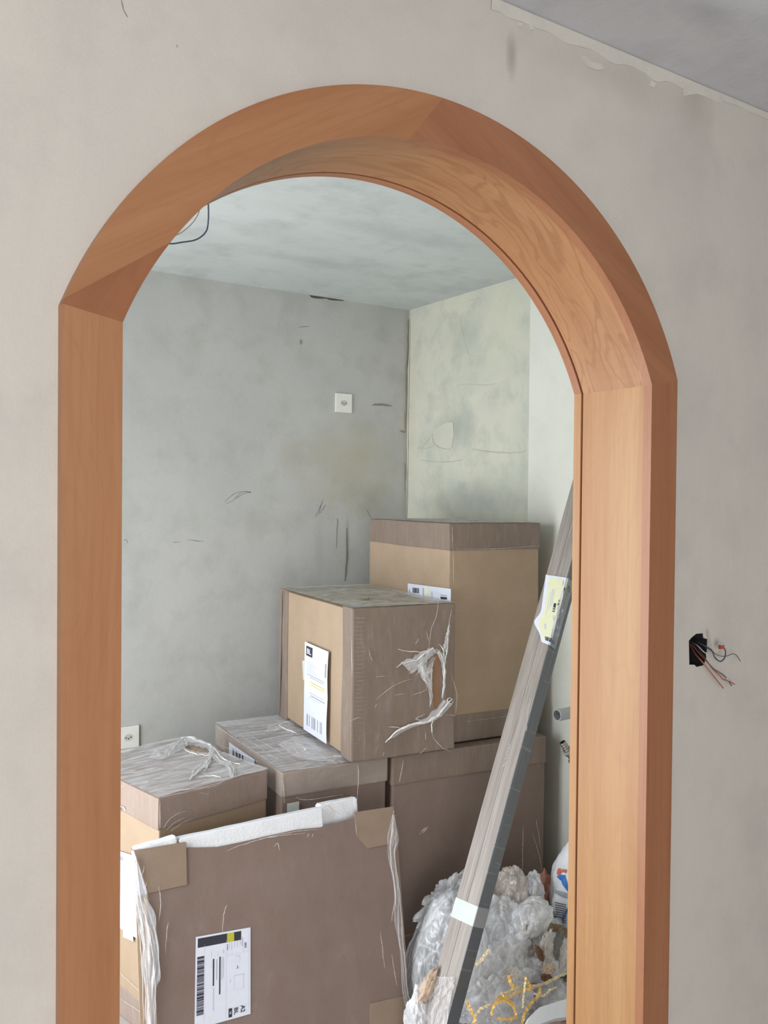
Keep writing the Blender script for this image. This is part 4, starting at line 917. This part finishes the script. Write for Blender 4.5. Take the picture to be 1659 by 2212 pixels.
# white sack with blue print
def sackmat():
    t = NT('printed_white_sack'); p = t.obj()
    x = t.n('ShaderNodeSeparateXYZ'); t.l(p, x.inputs[0]); z = x.outputs['Z']
    nz = t.noise(p, 14, 5, .6)
    c = t.mix(t.ramp(nz, [(.3, (0, 0, 0)), (.7, (.35,)*3)]), lin((232, 234, 238)), lin((176, 176, 176)))
    t.set(Base_Color=c, Roughness=.55); t.bump(t.noise(p, 22, 5, .6, .6), .5, .01); return t.m
sc_ = at(1247, 1985, 2.10); sc_.z = .20
sk = blob('plaster_sack', 'open white sack with blue, red and grey print beside the right wall', 'sack', sc_, (.095, .095, .24), sackmat(), 13, .10, 5, 2.0)
def on_sack(x, y, lift=.002):
    o = EYE-sc_; d = ray(x, y); rx, ry, rz = .095+lift, .095+lift, .24+lift
    a = (d.x/rx)**2+(d.y/ry)**2+(d.z/rz)**2; b = 2*(o.x*d.x/rx**2+o.y*d.y/ry**2+o.z*d.z/rz**2); c = (o.x/rx)**2+(o.y/ry)**2+(o.z/rz)**2-1
    D = b*b-4*a*c
    if D < 0: D = 0
    return o+d*((-b-math.sqrt(D))/(2*a))
def sackprint(poly, mat):
    pts = [Vector((x, y, 0)) for x, y in poly]; V, Fc = [], []
    cx = sum(p.x for p in pts)/len(pts); cyy = sum(p.y for p in pts)/len(pts); n = len(pts); K = 5
    rings = [[(cx+(p.x-cx)*k/K, cyy+(p.y-cyy)*k/K) for p in pts] for k in range(1, K+1)]
    def surf(x, y):
        q = on_sack(x, y); nn = Vector((q.x/.095, q.y/.095, q.z/.24)).normalized(); qq = nn*2.0+Vector((13*3.1, 13*1.7, 13))
        h = noise.noise(qq)*.9+noise.noise(qq*4.6)*.12
        dv, _p = noise.voronoi(nn*2.0*1.3+Vector((13*2.3, 13, 0))); dv2, _p = noise.voronoi(nn*6+Vector((3.9, 13, 1))); h += (dv[1]-dv[0])*1.1+(dv2[1]-dv2[0])*.35
        return Vector((nn.x*.095, nn.y*.095, nn.z*.24))*(1+.10*(h-.5))+(EYE-sc_-q).normalized()*.004
    V.append(surf(cx, cyy))
    for r in rings: V += [surf(*p) for p in r]
    for i in range(n): Fc.append((0, 1+i, 1+(i+1) % n))
    for k in range(K-1):
        for i in range(n): a = 1+k*n+i; b = 1+k*n+(i+1) % n; Fc.append((a, b, b+n, a+n))
    return mesh_obj('print', V, Fc, mat, sk)
m_sb = plain('sack_blue', (60, 122, 200), .6); m_sr = plain('sack_red', (206, 110, 96), .6); m_sg = plain('sack_grey', (160, 164, 172), .6); m_sdk = plain('sack_text', (120, 122, 132), .6)
sackprint([(1199, 1888), (1210, 1884), (1220, 1886), (1224, 1905), (1229, 1928), (1224, 1922), (1214, 1910), (1210, 1898)], m_sb)
sackprint([(1203, 1870), (1222, 1870), (1221, 1878), (1212, 1878), (1205, 1882), (1203, 1890), (1200, 1880)], m_sr)
sackprint([(1196, 1918), (1212, 1924), (1228, 1930), (1230, 1942), (1212, 1936), (1197, 1928)], m_sg)
for k in range(9): sackprint([(1198, 1948+5*k), (1210, 1950+5*k), (1222, 1953+5*k), (1222, 1955.5+5*k), (1210, 1952.5+5*k), (1198, 1950.5+5*k)], m_sdk)
sackprint([(1230, 1955), (1231, 1958), (1222, 1975), (1214, 1990), (1212, 1999), (1209, 1999), (1212, 1986), (1220, 1970)], m_sb)

# strips, paper, foam and cardboard scraps in the heap
def strip(name, label, cat, pts, w, mat, Y, group=None, nv=40, crump=.006, seed=0):
    w *= .95; P_ = smoothpath([hY(p[0], p[1], Y-(p[2] if len(p) > 2 else 0)) for p in pts], 10); c = P_[0].copy(); V, Fc = [], []
    for i, p in enumerate(P_):
        t = (P_[min(i+1, len(P_)-1)]-P_[max(i-1, 0)]).normalized(); s = t.cross(Fw).normalized(); tw_ = noise.noise(Vector((i*.15, seed, 0)))*.7
        s = (s*math.cos(tw_)+Fw*math.sin(tw_)); nrm = t.cross(s)
        for k, f in enumerate((-1, 0, 1)):
            V.append(p-c+s*w*.5*f+nrm*crump*noise.noise(Vector((i*.4, k, seed))))
        for k, f in enumerate((1, 0, -1)): V.append(V[-1-2*k]+nrm*.0009)
    for i in range(len(P_)-1):
        for k in range(6): a = i*6+k; b = i*6+(k+1) % 6; Fc.append((a, b, b+6, a+6))
    Fc.append((0, 1, 2, 3, 4, 5)); m6 = 6*(len(P_)-1); Fc.append(tuple(m6+5-k for k in range(6)))
    o = flip_fix(mesh_obj(name, V, Fc, mat)); o.location = c; return tag(o, label, cat, group)
c5 = lambda x, y, d=0: (820+x/3.77, 1780+y/3.77, d)
m_strap = plain('yellow_strap', (246, 202, 118), .35); m_strap2 = plain('pale_yellow_strap', (244, 226, 184), .35); m_tan = plain('tan_paper', (206, 184, 164), .8); m_kraft = plain('kraft_scrap', (160, 134, 110), .8)
GS = 'yellow packing straps on the heap'
ST = [([c5(1525, 1215), c5(1440, 1250), c5(1350, 1295), c5(1260, 1320), c5(1150, 1325), c5(1040, 1370), c5(940, 1430)], .010, 'broad yellow strap running up to the right jamb'),
      ([c5(1050, 1230), c5(1065, 1290), c5(1095, 1330)], .010, 'short upright yellow strap at the left of the tangle'),
      ([c5(1180, 1240), c5(1205, 1290), c5(1230, 1320)], .010, 'short yellow strap bending into the tangle from above'),
      ([c5(895, 1020), c5(855, 1070), c5(820, 1115), c5(785, 1150)], .009, 'lone yellow strap just right of the leaning boards'),
      ([c5(920, 1500), c5(960, 1440), c5(1040, 1410), c5(1130, 1370), c5(1260, 1330)], .008, 'yellow strap arching low across the tangle'),
      ([c5(705, 1440), c5(740, 1510), c5(775, 1570), c5(765, 1630)], .009, 'yellow strap forking at the foot of the boards'),
      ([c5(775, 1560), c5(830, 1500), c5(900, 1470), c5(990, 1450)], .008, 'yellow strap reaching right from the forked one'),
      ([c5(1160, 1629), c5(1175, 1560), c5(1215, 1480), c5(1290, 1400), c5(1310, 1330)], .009, 'long yellow strap dropping out of the bottom of the picture'),
      ([c5(985, 1370), c5(1030, 1420), c5(1090, 1470), c5(1100, 1530)], .006, 'thin curled strap in the middle of the tangle'),
      ([c5(1190, 1250), c5(1180, 1330), c5(1170, 1420), c5(1165, 1500)], .006, 'thin pale strap hanging vertically in the tangle'),
      ([c5(910, 1560), c5(930, 1480), c5(1000, 1440), c5(1080, 1480), c5(1110, 1560), c5(1060, 1600)], .007, 'looped yellow strap at the bottom of the tangle'),
      ([c5(960, 1580), c5(1040, 1590), c5(1120, 1570)], .008, 'short flat yellow strap under the loop'),
      ([c5(1260, 1380), c5(1330, 1400), c5(1390, 1350), c5(1440, 1330)], .006, 'thin strap curling towards the white board')]
for k, (p, w, lb) in enumerate(ST): strip('packing_strap', lb, 'strap', p, w, m_strap if k % 3 else m_strap2, 1.90-.004*k, GS, seed=k)
strip('cardboard_strip', 'torn brown cardboard strip lying across the heap at the right', 'cardboard', [c5(1190, 860), c5(1290, 830), c5(1400, 840), c5(1480, 860), c5(1540, 910)], .028, m_kraft, 2.02, seed=4)
blob('tan_paper', 'crumpled tan paper on the largest bag, left of the boards', 'paper', at(924, 2132, 2.01), (.024, .014, .055), m_tan, 14, .4, 4, 3, rot=.6)
m_gp = plain('dirty_white_paper', (222, 217, 211), .85, bump=.5, sc=30); m_gp2 = plain('grey_plaster_chunk', (160, 156, 150), .9, bump=.6, sc=25); m_br = plain('brown_chunk', (134, 104, 80), .9, bump=.5, sc=30)
GP = 'torn paper and plaster scraps in the heap'
def chunk(label, cx, cyp, w, h, mat, Y, rot, seed, name='paper_scrap', cat='scrap'):
    blob(name, label, cat, at(cx, cyp, Y), (w*.00105, .018, h*.00105), mat, seed, .5, 4, 2.6, GP, rot=rot)
    col.objects[-1].data.polygons.foreach_set('use_smooth', [False]*len(col.objects[-1].data.polygons))
chunk('long dirty white paper scrap standing at the right of the heap', 1178, 2050, 22, 52, m_gp, 1.98, .35, 21)
chunk('grey broken plaster piece next to the right jamb', 1204, 2045, 12, 50, m_gp2, 2.00, .3, 22, 'plaster_scrap')
chunk('narrow white scrap touching the right jamb', 1218, 2068, 8, 42, m_gp, 1.95, .2, 23)
chunk('brown torn scrap between white papers', 1166, 2060, 8, 24, m_br, 1.97, -.3, 24)
chunk('ragged cream paper below the grey plaster piece', 1186, 2092, 20, 12, m_tan, 1.93, -.2, 25)
chunk('crumpled white paper ball left of the yellow straps', 1104, 2108, 24, 22, m_gp, 1.95, 0, 26)
chunk('small white paper curl in the middle of the heap', 1063, 2054, 6, 16, m_foam, 2.00, -.2, 27)
chunk('dark brown scrap under the cream paper', 1180, 2112, 18, 10, m_br, 1.95, 0, 28)
chunk('large grey scrap behind the white papers', 1138, 2060, 18, 50, m_gp2, 2.03, .15, 29, 'plaster_scrap')
fb = [hp(x, y, (0, 1.90, 1.6-1.08*2.45/1.895*.98), (0, -.6, .8)) for x, y in ((1145, 2195), (1165, 2176), (1215, 2160), (1262, 2150), (1262, 2192), (1200, 2200), (1130, 2225))]
c = fb[0].copy(); o = prism('foam_board', [p-c for p in fb], (0, .012, -.016), m_foam); o.location = c; tag(o, 'white foam board slab at the bottom right by the jamb', 'foam')
blob('pink_rubble', 'pinkish rubble lump below the white foam board', 'rubble', at(1190, 2225, 1.93), (.07, .05, .035), plain('pink_rubble', (190, 160, 150), .9, bump=.5, sc=30), 31, .3, 4, 2.5)
